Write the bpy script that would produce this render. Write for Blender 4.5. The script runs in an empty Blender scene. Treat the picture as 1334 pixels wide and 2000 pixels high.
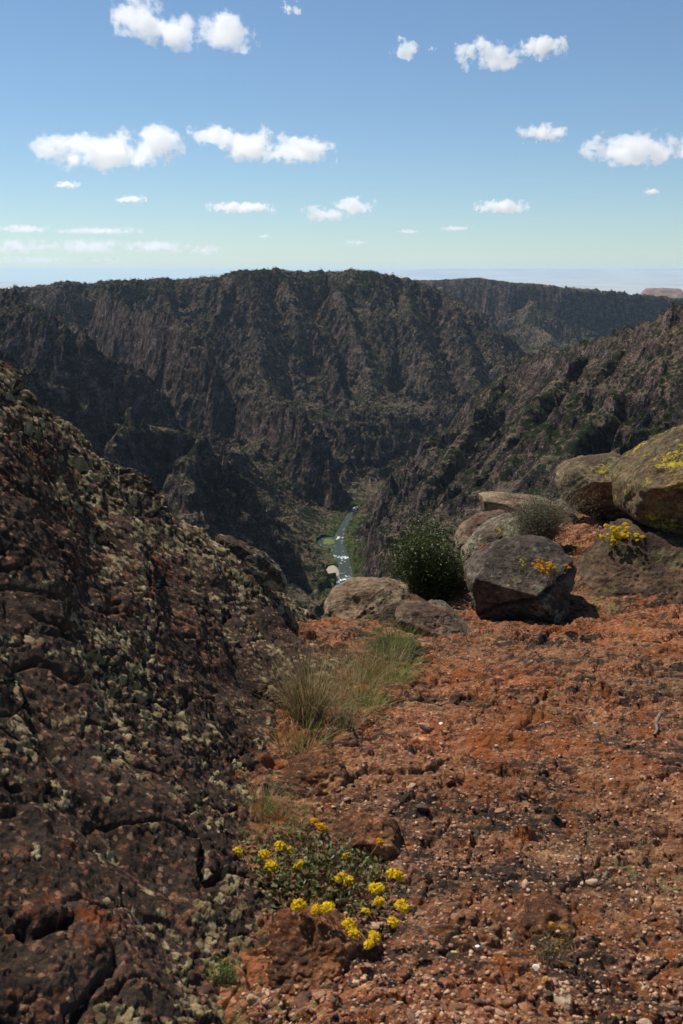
import bpy, bmesh, math, random
import numpy as np
from mathutils import Vector, Matrix, Euler

SC = bpy.context.scene
COL = SC.collection
R = math.radians

# ------------------------------------------------------------------ camera, world, sun, exposure
PITCH = 13.5
FPX = 1944.4
cam_d = bpy.data.cameras.new('camera')
cam = bpy.data.objects.new('camera', cam_d)
COL.objects.link(cam)
cam_d.sensor_fit = 'VERTICAL'
cam_d.sensor_height = 36.0
cam_d.lens = 35.0
cam_d.clip_start = 0.05
cam_d.clip_end = 400000.0
cam.location = (0, 0, 0)
cam.rotation_euler = (R(90 - PITCH), 0, 0)
cam_d.dof.use_dof = True
cam_d.dof.focus_distance = 13.0
cam_d.dof.aperture_fstop = 11.0
SC.camera = cam

SUN_DIR = Vector((-0.40, 0.36, 0.84)).normalized()
world = bpy.data.worlds.new("World")
SC.world = world
world.use_nodes = True
wn = world.node_tree
bg = wn.nodes['Background']
sky = wn.nodes.new('ShaderNodeTexSky')
sky.sky_type = 'NISHITA'
sky.sun_disc = False
sky.sun_elevation = math.asin(SUN_DIR.z)
sky.sun_rotation = math.atan2(SUN_DIR.x, SUN_DIR.y)
sky.altitude = 2400
sky.air_density = 1.15
sky.dust_density = 0.40
sky.ozone_density = 1.6
tint = wn.nodes.new('ShaderNodeMix'); tint.data_type = 'RGBA'; tint.blend_type = 'MULTIPLY'; tint.inputs[0].default_value = 1.0
tint.inputs[7].default_value = (0.885, 1.0, 1.065, 1)
wn.links.new(sky.outputs[0], tint.inputs[6])
wn.links.new(tint.outputs[2], bg.inputs[0])
bg.inputs[1].default_value = 0.096
sun_d = bpy.data.lights.new('sun', 'SUN')
sun = bpy.data.objects.new('sun', sun_d)
COL.objects.link(sun)
sun_d.energy = 5.0
sun_d.angle = R(0.53)
sun_d.color = (1.0, 0.93, 0.83)
sun.rotation_euler = SUN_DIR.to_track_quat('Z', 'Y').to_euler()
SC.view_settings.view_transform = 'Standard'
SC.view_settings.look = 'None'
SC.view_settings.exposure = 0.0
SC.view_settings.gamma = 1.0
SC.cycles.volume_bounces = 22
SC.cycles.max_bounces = 24
SC.cycles.diffuse_bounces = 2
SC.cycles.use_denoising = True

# ------------------------------------------------------------------ helpers
def ray(px, py):
    r = (px - 667.0) / FPX; u = (1000.0 - py) / FPX
    c, s = math.cos(R(PITCH)), math.sin(R(PITCH))
    return (r, c + u * s, -s + u * c)
def P(px, py, Y):
    a = ray(px, py); k = Y / a[1]
    return (a[0] * k, Y, a[2] * k)
def PZ(px, py, z):
    a = ray(px, py); k = z / a[2]
    return (a[0] * k, a[1] * k, z)

def _h(ix, iy, iz, seed):
    h = (ix * np.uint32(374761393)) ^ (iy * np.uint32(668265263)) ^ (iz * np.uint32(2147483647 - 40961)) ^ np.uint32((seed * 2654435 + 12345) & 0xffffffff)
    h = (h ^ (h >> np.uint32(13))) * np.uint32(1274126177)
    h = (h ^ (h >> np.uint32(15))) * np.uint32(2246822519)
    return h ^ (h >> np.uint32(16))
def _f(h):
    return h.astype(np.float32) * np.float32(1.0 / 4294967296.0)
def _u(a):
    return a.astype(np.int64).astype(np.uint32)
def n2(x, y, seed=0):
    "2-D gradient noise, about -1..1"
    xf = np.floor(x); yf = np.floor(y)
    fx = (x - xf).astype(np.float32); fy = (y - yf).astype(np.float32)
    ix = _u(xf); iy = _u(yf)
    ux = fx * fx * fx * (fx * (fx * 6 - 15) + 10); uy = fy * fy * fy * (fy * (fy * 6 - 15) + 10)
    z = np.uint32(seed * 7 + 1)
    def g(dx, dy):
        a = _f(_h(ix + np.uint32(dx), iy + np.uint32(dy), z, seed)) * np.float32(6.2831853)
        return np.cos(a) * (fx - dx) + np.sin(a) * (fy - dy)
    a, b, c, d = g(0, 0), g(1, 0), g(0, 1), g(1, 1)
    return 1.5 * ((a + (b - a) * ux) * (1 - uy) + (c + (d - c) * ux) * uy)
def n3(x, y, z, seed=0):
    "3-D value noise smoothed, -1..1"
    xf, yf, zf = np.floor(x), np.floor(y), np.floor(z)
    fx, fy, fz = [(a - b).astype(np.float32) for a, b in ((x, xf), (y, yf), (z, zf))]
    ix, iy, iz = _u(xf), _u(yf), _u(zf)
    ux, uy, uz = [a * a * (3 - 2 * a) for a in (fx, fy, fz)]
    def g(dx, dy, dz):
        h = _h(ix + np.uint32(dx), iy + np.uint32(dy), iz + np.uint32(dz), seed)
        a = _f(h) * np.float32(6.2831853); c = _f(h * np.uint32(2891336453)) * 2 - 1
        s = np.sqrt(np.maximum(0, 1 - c * c))
        return np.cos(a) * s * (fx - dx) + np.sin(a) * s * (fy - dy) + c * (fz - dz)
    def lx(dy, dz):
        a = g(0, dy, dz); return a + (g(1, dy, dz) - a) * ux
    def ly(dz):
        a = lx(0, dz); return a + (lx(1, dz) - a) * uy
    a = ly(0)
    return 1.5 * (a + (ly(1) - a) * uz)
def fbm2(x, y, o=5, seed=0, gain=0.5, lac=2.03):
    s = 0; a = 1.0; t = 0
    for i in range(o):
        s = s + a * n2(x, y, seed + i * 17); t += a; a *= gain
        x = x * lac + 3.1; y = y * lac + 1.7
    return s / t
def ridge2(x, y, o=5, seed=0, gain=0.5, lac=2.03):
    "ridged multifractal 0..1 (1 on sharp ridges)"
    s = 0; a = 1.0; t = 0; w = 1.0
    for i in range(o):
        v = 1 - np.abs(n2(x, y, seed + i * 17)) * 1.6
        v = np.clip(v, 0, 1); v = v * v
        s = s + a * v * w; t += a
        w = np.clip(v * 1.5, 0.15, 1); a *= gain
        x = x * lac + 3.1; y = y * lac + 1.7
    return s / t
def fbm3(x, y, z, o=4, seed=0, gain=0.5, lac=2.07):
    s = 0; a = 1.0; t = 0
    for i in range(o):
        s = s + a * n3(x, y, z, seed + i * 13); t += a; a *= gain
        x = x * lac + 3.1; y = y * lac + 1.7; z = z * lac + 5.3
    return s / t
def cell2(x, y, seed=0, jit=0.9):
    "nearest feature point: distance, second distance, cell random"
    xf = np.floor(x); yf = np.floor(y)
    d1 = np.full(x.shape, 9.0, np.float32); d2 = d1.copy(); rid = np.zeros(x.shape, np.float32)
    for i in (-1, 0, 1):
        for j in (-1, 0, 1):
            cx = xf + i; cy = yf + j
            h = _h(_u(cx), _u(cy), np.uint32(9), seed)
            px = cx + 0.5 + jit * (_f(h) - 0.5); h2 = h * np.uint32(2891336453) + np.uint32(77)
            py = cy + 0.5 + jit * (_f(h2) - 0.5)
            d = np.hypot(x - px, y - py).astype(np.float32)
            r = _f((h2 ^ (h2 >> np.uint32(11))) * np.uint32(1597334677))
            m = d < d1
            d2 = np.where(m, d1, np.minimum(d2, d)); rid = np.where(m, r, rid); d1 = np.where(m, d, d1)
    return d1, d2, rid
def sstep(a, b, x):
    "smooth step; a may exceed b"
    t = np.clip((x - a) / (b - a), 0, 1); return t * t * (3 - 2 * t)

def mesh_np(name, co, quads=None, tris=None, mat=None, smooth=True):
    me = bpy.data.meshes.new(name)
    nq = 0 if quads is None else len(quads); nt = 0 if tris is None else len(tris)
    me.vertices.add(len(co)); me.vertices.foreach_set('co', np.ascontiguousarray(co, np.float32).ravel())
    li = []; ls = []; s = 0
    if nq: li.append(np.asarray(quads, np.int32).ravel()); ls.append(np.arange(nq, dtype=np.int32) * 4); s = nq * 4
    if nt: li.append(np.asarray(tris, np.int32).ravel()); ls.append(np.arange(nt, dtype=np.int32) * 3 + s)
    li = np.concatenate(li); me.loops.add(len(li)); me.loops.foreach_set('vertex_index', li)
    me.polygons.add(nq + nt); me.polygons.foreach_set('loop_start', np.concatenate(ls))
    me.update(calc_edges=True)
    me.polygons.foreach_set('use_smooth', np.full(nq + nt, smooth, dtype=bool))
    if mat: me.materials.append(mat)
    me.validate()
    return me
def attr(me, name, arr):
    a = me.attributes.new(name, 'FLOAT', 'POINT'); a.data.foreach_set('value', np.ascontiguousarray(arr, np.float32).ravel())
def link(name, me, parent=None, loc=None):
    o = bpy.data.objects.new(name, me); COL.objects.link(o)
    if parent is not None: o.parent = parent
    if loc is not None: o.location = loc
    return o
def tag(o, label=None, cat=None, group=None, kind=None):
    if label: o['label'] = label
    if cat: o['category'] = cat
    if group: o['group'] = group
    if kind: o['kind'] = kind
    return o
def empty(name, loc, rz=0.0):
    o = bpy.data.objects.new(name, None); COL.objects.link(o); o.location = loc; o.rotation_euler = (0, 0, rz)
    o.empty_display_size = 0.05
    return o
def grid_quads(nr, nc):
    i = np.arange(nr * nc).reshape(nr, nc)
    return np.stack([i[:-1, :-1], i[:-1, 1:], i[1:, 1:], i[1:, :-1]], -1).reshape(-1, 4)

# ---- material helpers
class NT:
    def __init__(s, name, vol=False):
        s.m = bpy.data.materials.new(name); s.m.use_nodes = True; s.t = s.m.node_tree
        s.b = s.t.nodes['Principled BSDF']; s.out = s.t.nodes['Material Output']
        if vol: s.t.nodes.remove(s.b)
    def n(s, typ, **k):
        nd = s.t.nodes.new(typ)
        for a, v in k.items(): setattr(nd, a, v)
        return nd
    def l(s, a, b): s.t.links.new(a, b)
    def val(s, sock, v):
        if hasattr(v, 'links'): s.l(v, sock)
        else: sock.default_value = v
    def coord(s, which='Object'):
        if not hasattr(s, '_c'): s._c = s.n('ShaderNodeTexCoord')
        return s._c.outputs[which]
    def noise(s, scale, detail=4, rough=0.55, vec=None, dist=0.0, typ='FBM'):
        nd = s.n('ShaderNodeTexNoise'); nd.noise_type = typ
        nd.inputs['Scale'].default_value = scale; nd.inputs['Detail'].default_value = detail
        nd.inputs['Roughness'].default_value = rough; nd.inputs['Distortion'].default_value = dist
        s.l(vec if vec is not None else s.coord(), nd.inputs['Vector']); return nd.outputs[0]
    def vor(s, scale, vec=None, feat='F1', out='Distance', rand=1.0):
        nd = s.n('ShaderNodeTexVoronoi', feature=feat); nd.inputs['Scale'].default_value = scale
        nd.inputs['Randomness'].default_value = rand
        s.l(vec if vec is not None else s.coord(), nd.inputs['Vector']); return nd.outputs[out]
    def ramp(s, f, stops, interp='LINEAR'):
        nd = s.n('ShaderNodeValToRGB'); cr = nd.color_ramp; cr.interpolation = interp
        while len(cr.elements) < len(stops): cr.elements.new(0.5)
        for e, (p, c) in zip(cr.elements, stops):
            e.position = p; e.color = (c, c, c, 1) if isinstance(c, (int, float)) else (*c, 1)
        s.l(f, nd.inputs[0]); return nd.outputs[0]
    def mix(s, f, a, b, mode='MIX'):
        nd = s.n('ShaderNodeMix', data_type='RGBA', blend_type=mode); nd.clamp_factor = True
        s.val(nd.inputs[0], f)
        for sock, v in ((nd.inputs[6], a), (nd.inputs[7], b)):
            if hasattr(v, 'links'): s.l(v, sock)
            else: sock.default_value = (*v, 1) if len(v) == 3 else v
        return nd.outputs[2]
    def math(s, op, a, b=0.0, c=0.0, clamp=False):
        nd = s.n('ShaderNodeMath', operation=op, use_clamp=clamp)
        s.val(nd.inputs[0], a); s.val(nd.inputs[1], b)
        if op in ('MULTIPLY_ADD', 'SMOOTH_MIN'): s.val(nd.inputs[2], c)
        return nd.outputs[0]
    def attr(s, name):
        nd = s.n('ShaderNodeAttribute', attribute_name=name); return nd.outputs['Fac']
    def normz(s):
        g = s.n('ShaderNodeNewGeometry'); x = s.n('ShaderNodeSeparateXYZ'); s.l(g.outputs['True Normal'], x.inputs[0]); return x.outputs[2]
    def map(s, vec=None, scale=(1, 1, 1), rot=(0, 0, 0), loc=(0, 0, 0)):
        nd = s.n('ShaderNodeMapping'); nd.inputs['Scale'].default_value = scale; nd.inputs['Rotation'].default_value = rot
        nd.inputs['Location'].default_value = loc
        s.l(vec if vec is not None else s.coord(), nd.inputs[0]); return nd.outputs[0]
    def bump(s, h, strength=0.5, dist=0.02, nrm=None):
        nd = s.n('ShaderNodeBump'); nd.inputs['Strength'].default_value = strength; nd.inputs['Distance'].default_value = dist
        s.l(h, nd.inputs['Height'])
        if nrm is not None: s.l(nrm, nd.inputs['Normal'])
        return nd.outputs[0]
    def done(s, col=None, rough=0.9, nrm=None, spec=0.2):
        if col is not None:
            if hasattr(col, 'links'): s.l(col, s.b.inputs['Base Color'])
            else: s.b.inputs['Base Color'].default_value = (*col, 1)
        s.val(s.b.inputs['Roughness'], rough); s.b.inputs['Specular IOR Level'].default_value = spec
        if nrm is not None: s.l(nrm, s.b.inputs['Normal'])
        return s.m
# ------------------------------------------------------------------ canyon: one height field on rings round the viewpoint
RIVZ = -560.0
river_px = [(668,1162,27),(674,1131,27),(673,1104,19),(664,1081,24),(656,1063,24),(661,1048,13),(671,1030,13),(682,1007,9),(694,991,9)]
rv = [PZ(a, b, RIVZ) for a, b, w in river_px]
rw = [w * p[1] / FPX * 0.5 for (a, b, w), p in zip(river_px, rv)]
river_pts = [(60, 900, 16), (10, 1250, 20)] + [(p[0], p[1], w) for p, w in zip(rv, rw)] + [(80, 2440, 10), (160, 2540, 12), (260, 2650, 12), (400, 2800, 14), (600, 3050, 16), (900, 3400, 16), (1300, 4200, 16)]
RP = np.array(river_pts, float)

def poly_dist(x, y, pts, vals=None):
    "distance, arc length, side (+ = right of travel), interpolated value columns"
    best = np.full(x.shape, 1e9, np.float32); T = np.zeros_like(best); S = np.zeros_like(best)
    V = [np.zeros_like(best) for _ in range(vals.shape[1])] if vals is not None else []
    acc = 0.0
    for i in range(len(pts) - 1):
        ax, ay = pts[i][:2]; bx, by = pts[i + 1][:2]
        dx, dy = bx - ax, by - ay; L = math.hypot(dx, dy)
        t = np.clip(((x - ax) * dx + (y - ay) * dy) / (L * L), 0, 1)
        ex = x - ax - t * dx; ey = y - ay - t * dy
        d = np.hypot(ex, ey); m = d < best
        best = np.where(m, d, best); T = np.where(m, acc + t * L, T)
        S = np.where(m, np.sign(dy * ex - dx * ey), S)
        for k, v in enumerate(V): V[k] = np.where(m, vals[i, k] * (1 - t) + vals[i + 1, k] * t, v)
        acc += L
    return best, T, S, V

# crest lines (photo column, photo row, metres ahead); slopes per side; extra cliff height and its reach
RIDGES = [
 # the opposite rim
 dict(p=[(-500,560,4300),(-100,562,4200),(60,563,4150),(130,550,4100),(175,553,4150),(235,545,4100),(340,545,4150),(430,537,4150),(490,528,4100),(550,525,4150),(590,531,4200),(640,531,4250),(680,528,4200),(750,533,4250),(800,545,4300),(860,566,4400),(900,590,4300),(940,625,4100),(985,690,3900)], sl=0.08, sr=0.50, c=70, b=70, w=26, rl=2.4),
 # spurs running down from the opposite rim
 dict(p=[(560,545,4050),(585,640,3800),(570,720,3560),(600,780,3350),(640,825,3150),(665,860,3000),(690,900,2750),(703,940,2580)], sl=0.95, sr=0.95, c=35, b=50, w=30),
 dict(p=[(500,560,3950),(505,640,3650),(500,700,3400),(530,760,3200),(590,800,3120)], sl=0.8, sr=0.8, c=30, b=50, w=30),
 dict(p=[(660,560,4100),(690,640,3850),(720,720,3650),(725,790,3400),(745,850,3050),(750,890,2900)], sl=0.9, sr=0.9, c=30, b=50, w=30),
 dict(p=[(790,565,4200),(810,640,3900),(850,720,3700),(850,790,3500),(810,850,3150)], sl=0.8, sr=0.8, c=30, b=50, w=30),
 dict(p=[(880,590,4200),(920,690,3800),(930,760,3600)], sl=0.75, sr=0.75, c=30, b=50, w=30),
 # fin on the left
 dict(p=[(200,560,3700),(250,602,3300),(300,606,3050),(345,614,2900),(385,650,2800),(415,695,2740),(440,748,2690)], sl=1.5, sr=1.8, c=90, b=26, w=18, ra=0.6),
 # cliff headland above the bend of the river
 dict(p=[(380,765,2950),(440,780,2750),(500,780,2600),(560,792,2500),(620,838,2420),(655,885,2380),(678,935,2350),(690,975,2335)], sl=1.0, sr=1.5, c=60, b=26, w=20, ra=0.8),
 # left rim and its spurs
 dict(p=[(-700,520,2600),(-250,540,2600),(-60,550,2500),(0,555,2400),(50,592,2320),(100,622,2260),(160,655,2230),(230,690,2220),(290,738,2200),(340,800,2180),(400,870,2150)], sl=1.2, sr=1.3, c=60, b=30, w=24),
 dict(p=[(-500,620,1500),(-120,668,1560),(0,690,1620),(80,716,1680),(140,758,1720),(215,800,1760),(330,822,1800),(400,852,1790),(440,885,1780),(480,940,1765),(520,1000,1745),(560,1060,1720),(588,1110,1705),(604,1165,1685)], sl=1.15, sr=1.5, c=80, b=26, w=20),
 dict(p=[(400,852,1790),(360,900,1680),(370,960,1600)], sl=1.3, sr=1.3, c=30, b=20, w=15),
 dict(p=[(250,805,1770),(220,870,1620),(200,930,1500)], sl=1.3, sr=1.3, c=30, b=20, w=15),
 # right wall
 dict(p=[(1900,380,1050),(1500,520,1120),(1334,592,1220),(1290,618,1350),(1250,640,1450),(1200,652,1600),(1170,662,1680),(1100,676,1790),(1040,686,1900),(1010,702,1960),(960,745,2050),(900,800,2130),(830,880,2220),(770,925,2280),(735,955,2310),(712,975,2330)], sl=0.90, sr=0.55, c=40, b=30, w=26, ra=0.7),
 dict(p=[(1300,690,1150),(1210,760,1180),(1180,800,1150),(1120,860,1080)], sl=1.3, sr=1.3, c=40, b=22, w=16),
 dict(p=[(1140,690,1640),(1060,770,1520),(990,860,1420),(930,940,1360)], sl=1.2, sr=1.0, c=25, b=22, w=16),
 dict(p=[(1230,660,1450),(1150,740,1380),(1090,800,1330),(1040,850,1290)], sl=1.2, sr=1.0, c=25, b=22, w=16),
 dict(p=[(1000,715,1950),(930,810,1850),(880,880,1780),(830,950,1700)], sl=1.2, sr=1.0, c=20, b=22, w=16),
 # mesa far down the canyon
 dict(p=[(780,548,9000),(850,547,7600),(930,542,7400),(1000,552,7200),(1080,558,7100),(1100,566,7050),(1200,570,7200),(1290,580,7300),(1500,578,7500),(2000,574,7600)], sl=0.03, sr=0.38, c=360, b=70, w=40, ra=0.6),
 dict(p=[(860,560,7300),(890,600,6300),(960,650,5600),(1010,690,5000)], sl=0.5, sr=0.5, c=40, b=60, w=40),
 dict(p=[(1040,585,6900),(1030,625,6400),(1080,660,6000)], sl=0.5, sr=0.5, c=40, b=60, w=40),
]
def _bar(px, py, w, h_, g):
    c = PZ(px, py, RIVZ); a = PZ(px, py - h_ / 2, RIVZ)[1]; b = PZ(px, py + h_ / 2, RIVZ)[1]; return (c[0], (a + b) / 2, w * c[1] / FPX / 2 * g, (a - b) / 2 * g)
BARS = [_bar(649, 1118, 31, 28, 0.97), _bar(640, 1060, 46, 24, 1.0)]
def canyon_height(x, y):
    r = np.hypot(x, y)
    sc = np.clip(r / 2200.0, 0.4, 2.0)
    # warp the plan so crests wander and ribs bend
    wx = x + 42 * fbm2(x / 230, y / 230, 4, 11) + 9 * n2(x / 31, y / 31, 14)
    wy = y + 42 * fbm2(x / 230, y / 230, 4, 51) + 9 * n2(x / 31, y / 31, 15)
    h = np.full(x.shape, -5000, np.float32); D = np.full(x.shape, 1e4, np.float32)
    for k, q in enumerate(RIDGES):
        pts = np.array([P(*a) for a in q['p']])
        near = np.clip(1.0, 0, 1)
        # warp fades out at the crest so the outline stays where it is
        d0, t0, s0, v0 = poly_dist(x, y, pts[:, :2], pts[:, 2:3])
        f = sstep(0, q['w'] * 4, d0)
        d, t, s, v = poly_dist(x + (wx - x) * f, y + (wy - y) * f, pts[:, :2], pts[:, 2:3])
        rl = q.get('rl', 1.0)
        rib = ridge2(t / (95 * rl) + 7 * k, d / (420 * rl) + k, 3, 100 + k)
        rib2 = ridge2(t / 34 + 9 * k, d / 150 + k, 3, 200 + k)
        sl_ = q['sl'] + (0.62 * sstep(120, 420, x) if k == 0 else 0.0)
        slope = np.where(s > 0, q['sr'], sl_)
        wd = np.sqrt(d * d + 36) - 6
        cl = q['c'] * (0.65 + 0.7 * (fbm2(t / 120, d * 0 + k, 3, 300 + k) + 0.3))
        prof = cl * (1 - np.exp(-(wd / q['b']) ** 2)) * np.where(slope < 0.15, 0.1, 1.0) + slope * wd
        amp = np.clip(d / (140 * rl ** 0.5), 0, 1) * np.where(slope < 0.15, 0.15, 1.0)
        hk = v[0] - prof + q.get('ra', 1.0) * amp * (60 * rl * (rib - 0.45) + 26 / rl * (rib2 - 0.4)) + 7 * fbm2(t / 40, k + d * 0, 4, 400 + k) + (12 * fbm2(t / 230, d * 0 + 3, 3, 450) if k == 0 else 0)
        h = np.maximum(h, hk)
    dr, tr, sr_, vr = poly_dist(x, y, RP[:, :2], RP[:, 2:3])
    dr2, _, _, _ = poly_dist(wx, wy, RP[:, :2], None)
    out = np.maximum(dr - vr[0], 0); out2 = np.maximum(dr2 * f * 0 + dr2 - vr[0], 0)
    floor = RIVZ + 1.5 + 0.10 * np.minimum(out, 45) + 0.38 * np.maximum(out - 45, 0) + 0.0007 * out * out + 5 * fbm2(x / 60, y / 60, 3, 33) * sstep(10, 60, out)
    far = sstep(4600, 6500, y)
    floor = floor * (1 - far) + far * (-470)
    h = np.maximum(h, np.minimum(floor, -430))
    cap = RIVZ + 3 + 0.35 * np.minimum(out, 22) + 3.6 * np.maximum(out2 - 16, 0)
    h = np.where(y < 4600, np.minimum(h, cap), h)
    # craggy relief
    hi = 0.35 * sstep(1, 10, h - RIVZ) + 0.65 * sstep(6, 60, h - RIVZ)
    loc = (1 - 0.75 * sstep(4200, 4700, y) * sstep(-120, -40, h)) * (1 - 0.6 * sstep(3000, 3400, y) * sstep(-120, -20, h))
    rg = ridge2(wx / 88, wy / 88, 6, 21, 0.55)
    rg2 = ridge2(wx / 27 + 5, wy / 27, 4, 31, 0.55)
    rug = 0.55 + 0.9 * sstep(-0.35, 0.35, fbm2(x / 260, y / 260, 3, 77))
    rt = 1 - 0.55 * sstep(80, 200, x) * (y < 2600)
    h = h + hi * loc * rug * rt * (34 * (rg - 0.42) + 11 * (rg2 - 0.4)) + hi * loc * 9 * fbm2(wx / 45, wy / 45, 4, 91)
    # ledges: slopes break into short cliffs and shelves
    per = 34.0
    ph = (h + 22 * fbm2(x / 120, y / 120, 3, 61) + 0.10 * x) / per
    fr = ph - np.floor(ph)
    h = h + hi * loc * per * 0.62 * (1 - 0.7 * sstep(2500, 3200, y)) * (1 - 0.6 * sstep(60, 160, x)) * (1 - 0.75 * sstep(2150, 2250, y) * (1 - sstep(2700, 2800, y)) * (x < 60)) * (sstep(0.30, 0.78, fr) - fr) * (0.35 + 0.9 * sstep(-0.2, 0.4, fbm2(x / 190, y / 190, 2, 63)))
    h = h + hi * 3.4 * fbm2(x / 10, y / 10, 3, 81, 0.6) * sc
    ditch = 1 - sstep(-3, 3, dr - vr[0])
    h = np.minimum(h, np.where(dr < vr[0] * 1.25 + 1.5, RIVZ - 2.0, 1e5))
    for (bx, by, ra_, rb_) in BARS: h = np.where(((x - bx) / ra_) ** 2 + ((y - by) / rb_) ** 2 < 1.0 + 0.25 * n2(x / 9, y / 9, 2), np.minimum(h, RIVZ - 2.5), h)
    # our own rim: falls away below the ledge
    near = np.clip((r - 12) / 260, 0, 1)
    h = np.minimum(h, -4.2 - 1.9 * np.maximum(r - 12, 0) + 1e5 * (r > 700)) if True else h
    h = np.where(r < 700, np.minimum(h, np.maximum(-4.2 - 1.9 * (r - 12), -520)), h)
    return h, out

NA, NR = 820, 1500
az = np.linspace(R(-24.5), R(24.5), NA)
# ring spacing follows how steeply each distance band is seen
knots = np.array([12, 300, 800, 1100, 2800, 4350, 5600, 7700, 9500], float)
dens = np.array([0.02, 0.03, 0.10, 0.45, 0.42, 0.25, 0.06, 0.10, 0.02])  # relative rows per metre at the knots
rr = [12.0]
ks = np.linspace(12, 9500, 60001); dn = np.interp(ks, knots, dens); cs = np.cumsum(dn); cs = (cs - cs[0]) / (cs[-1] - cs[0])
rr = np.interp(np.linspace(0, 1, NR), cs, ks)
AA, RR = np.meshgrid(az, rr)
X = (np.sin(AA) * RR).astype(np.float64); Y = (np.cos(AA) * RR).astype(np.float64)
H, OUT = canyon_height(X, Y)
co = np.stack([X, Y, H], -1)
# soft sideways jitter of steep faces so cliffs are not bare height-field curtains
jx = 3.0 * fbm3(X / 16, Y / 16, H / 11, 3, 5); jy = 3.0 * fbm3(X / 16 + 40, Y / 16, H / 11, 3, 6)
fd = np.clip((RR - 60) / 500, 0, 1)
co[..., 0] += jx * fd; co[..., 1] += jy * fd

def canyon_mat():
    k = NT('canyon_rock')
    c = k.coord()
    n_big = k.noise(0.006, 5, 0.6); n_mid = k.noise(0.035, 6, 0.65); n_fine = k.noise(0.16, 5, 0.7)
    rock = k.ramp(n_mid, [(0.32, (0.030, 0.025, 0.024)), (0.47, (0.075, 0.056, 0.050)), (0.58, (0.19, 0.132, 0.112)), (0.72, (0.40, 0.29, 0.245))])
    dark = k.ramp(n_fine, [(0.38, 0.35), (0.62, 1.3)])
    rock = k.mix(1.0, rock, dark, 'MULTIPLY')
    n_x = k.noise(0.45, 4, 0.75)
    rock = k.mix(1.0, rock, k.ramp(n_x, [(0.38, 0.30), (0.50, 0.85), (0.64, 2.1)]), 'MULTIPLY')
    bt = k.math('MULTIPLY', k.ramp(k.noise(0.075, 5, 0.7, k.map(loc=(31, 7, 3))), [(0.56, 0.0), (0.62, 0.8)]), k.ramp(n_x, [(0.42, 0.1), (0.58, 1.0)]))
    rock = k.mix(bt, rock, (0.34, 0.27, 0.22))
    # pink pegmatite dykes
    vw = k.map(scale=(0.008, 0.008, 0.03), rot=(0.3, 0.5, 0.2))
    dyke = k.ramp(k.noise(1.0, 5, 0.6, vw, 1.5), [(0.495, 0.0), (0.503, 1.0), (0.511, 0.0)])
    rock = k.mix(k.math('MULTIPLY', dyke, 0.5), rock, (0.33, 0.22, 0.18))
    # tan scree on gentler ground
    nz = k.normz()
    scree = k.ramp(k.math('ADD', nz, k.math('MULTIPLY', k.math('SUBTRACT', n_mid, 0.5), 0.5)), [(0.50, 0.0), (0.70, 1.0)])
    sc_c = k.ramp(n_fine, [(0.3, (0.10, 0.078, 0.05)), (0.7, (0.34, 0.25, 0.17))])
    sc_c = k.mix(1.0, sc_c, k.ramp(n_x, [(0.36, 0.4), (0.64, 1.6)]), 'MULTIPLY')
    col = k.mix(scree, rock, sc_c)
    # low scrub mottling
    sp = k.math('ADD', k.noise(0.10, 4, 0.6), k.math('MULTIPLY', k.math('SUBTRACT', n_big, 0.5), 0.7))
    scrub = k.math('MULTIPLY', k.ramp(sp, [(0.47, 0.0), (0.55, 1.0)]), k.ramp(nz, [(0.45, 0.0), (0.68, 0.9)]))
    col = k.mix(scrub, col, k.ramp(n_fine, [(0.3, (0.03, 0.038, 0.018)), (0.7, (0.085, 0.09, 0.045))]))
    dv = k.vor(0.11, k.map(scale=(1, 1, 0.8)))
    dens = k.math('MULTIPLY', k.ramp(k.math('ADD', n_big, k.math('MULTIPLY', k.math('SUBTRACT', k.noise(0.02, 3), 0.5), 0.9)), [(0.34, 0.22), (0.60, 0.66)]), k.ramp(nz, [(0.30, 0.0), (0.55, 1.0)]))
    dot = k.ramp(k.math('SUBTRACT', dens, dv), [(0.0, 0.0), (0.06, 1.0)])
    col = k.mix(dot, col, k.mix(n_fine, (0.012, 0.020, 0.008), (0.045, 0.060, 0.024)))
    # lush strip along the water
    wet = k.math('MULTIPLY', k.ramp(k.attr('river'), [(0.0, 1.0), (0.45, 0.9), (0.8, 0.0)]), k.ramp(k.noise(0.05, 3), [(0.4, 0.15), (0.6, 1.0)]))
    col = k.mix(wet, col, k.ramp(n_fine, [(0.3, (0.035, 0.07, 0.014)), (0.7, (0.15, 0.21, 0.04))]))
    col = k.mix(1.0, col, (0.90, 0.88, 0.90), 'MULTIPLY')
    b = k.bump(k.math('ADD', n_fine, k.math('MULTIPLY', n_x, 0.6)), 1.0, 8.0)
    return k.done(col, 0.95, b, 0.05)
me = mesh_np('canyon', co.reshape(-1, 3), grid_quads(NR, NA)[:, ::-1], mat=canyon_mat(), smooth=False)
attr(me, 'river', np.clip(OUT / 42.0, 0, 1))
tag(link('canyon_walls', me), 'deep rugged canyon walls and far rim of dark brown rock', kind='structure')

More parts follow.
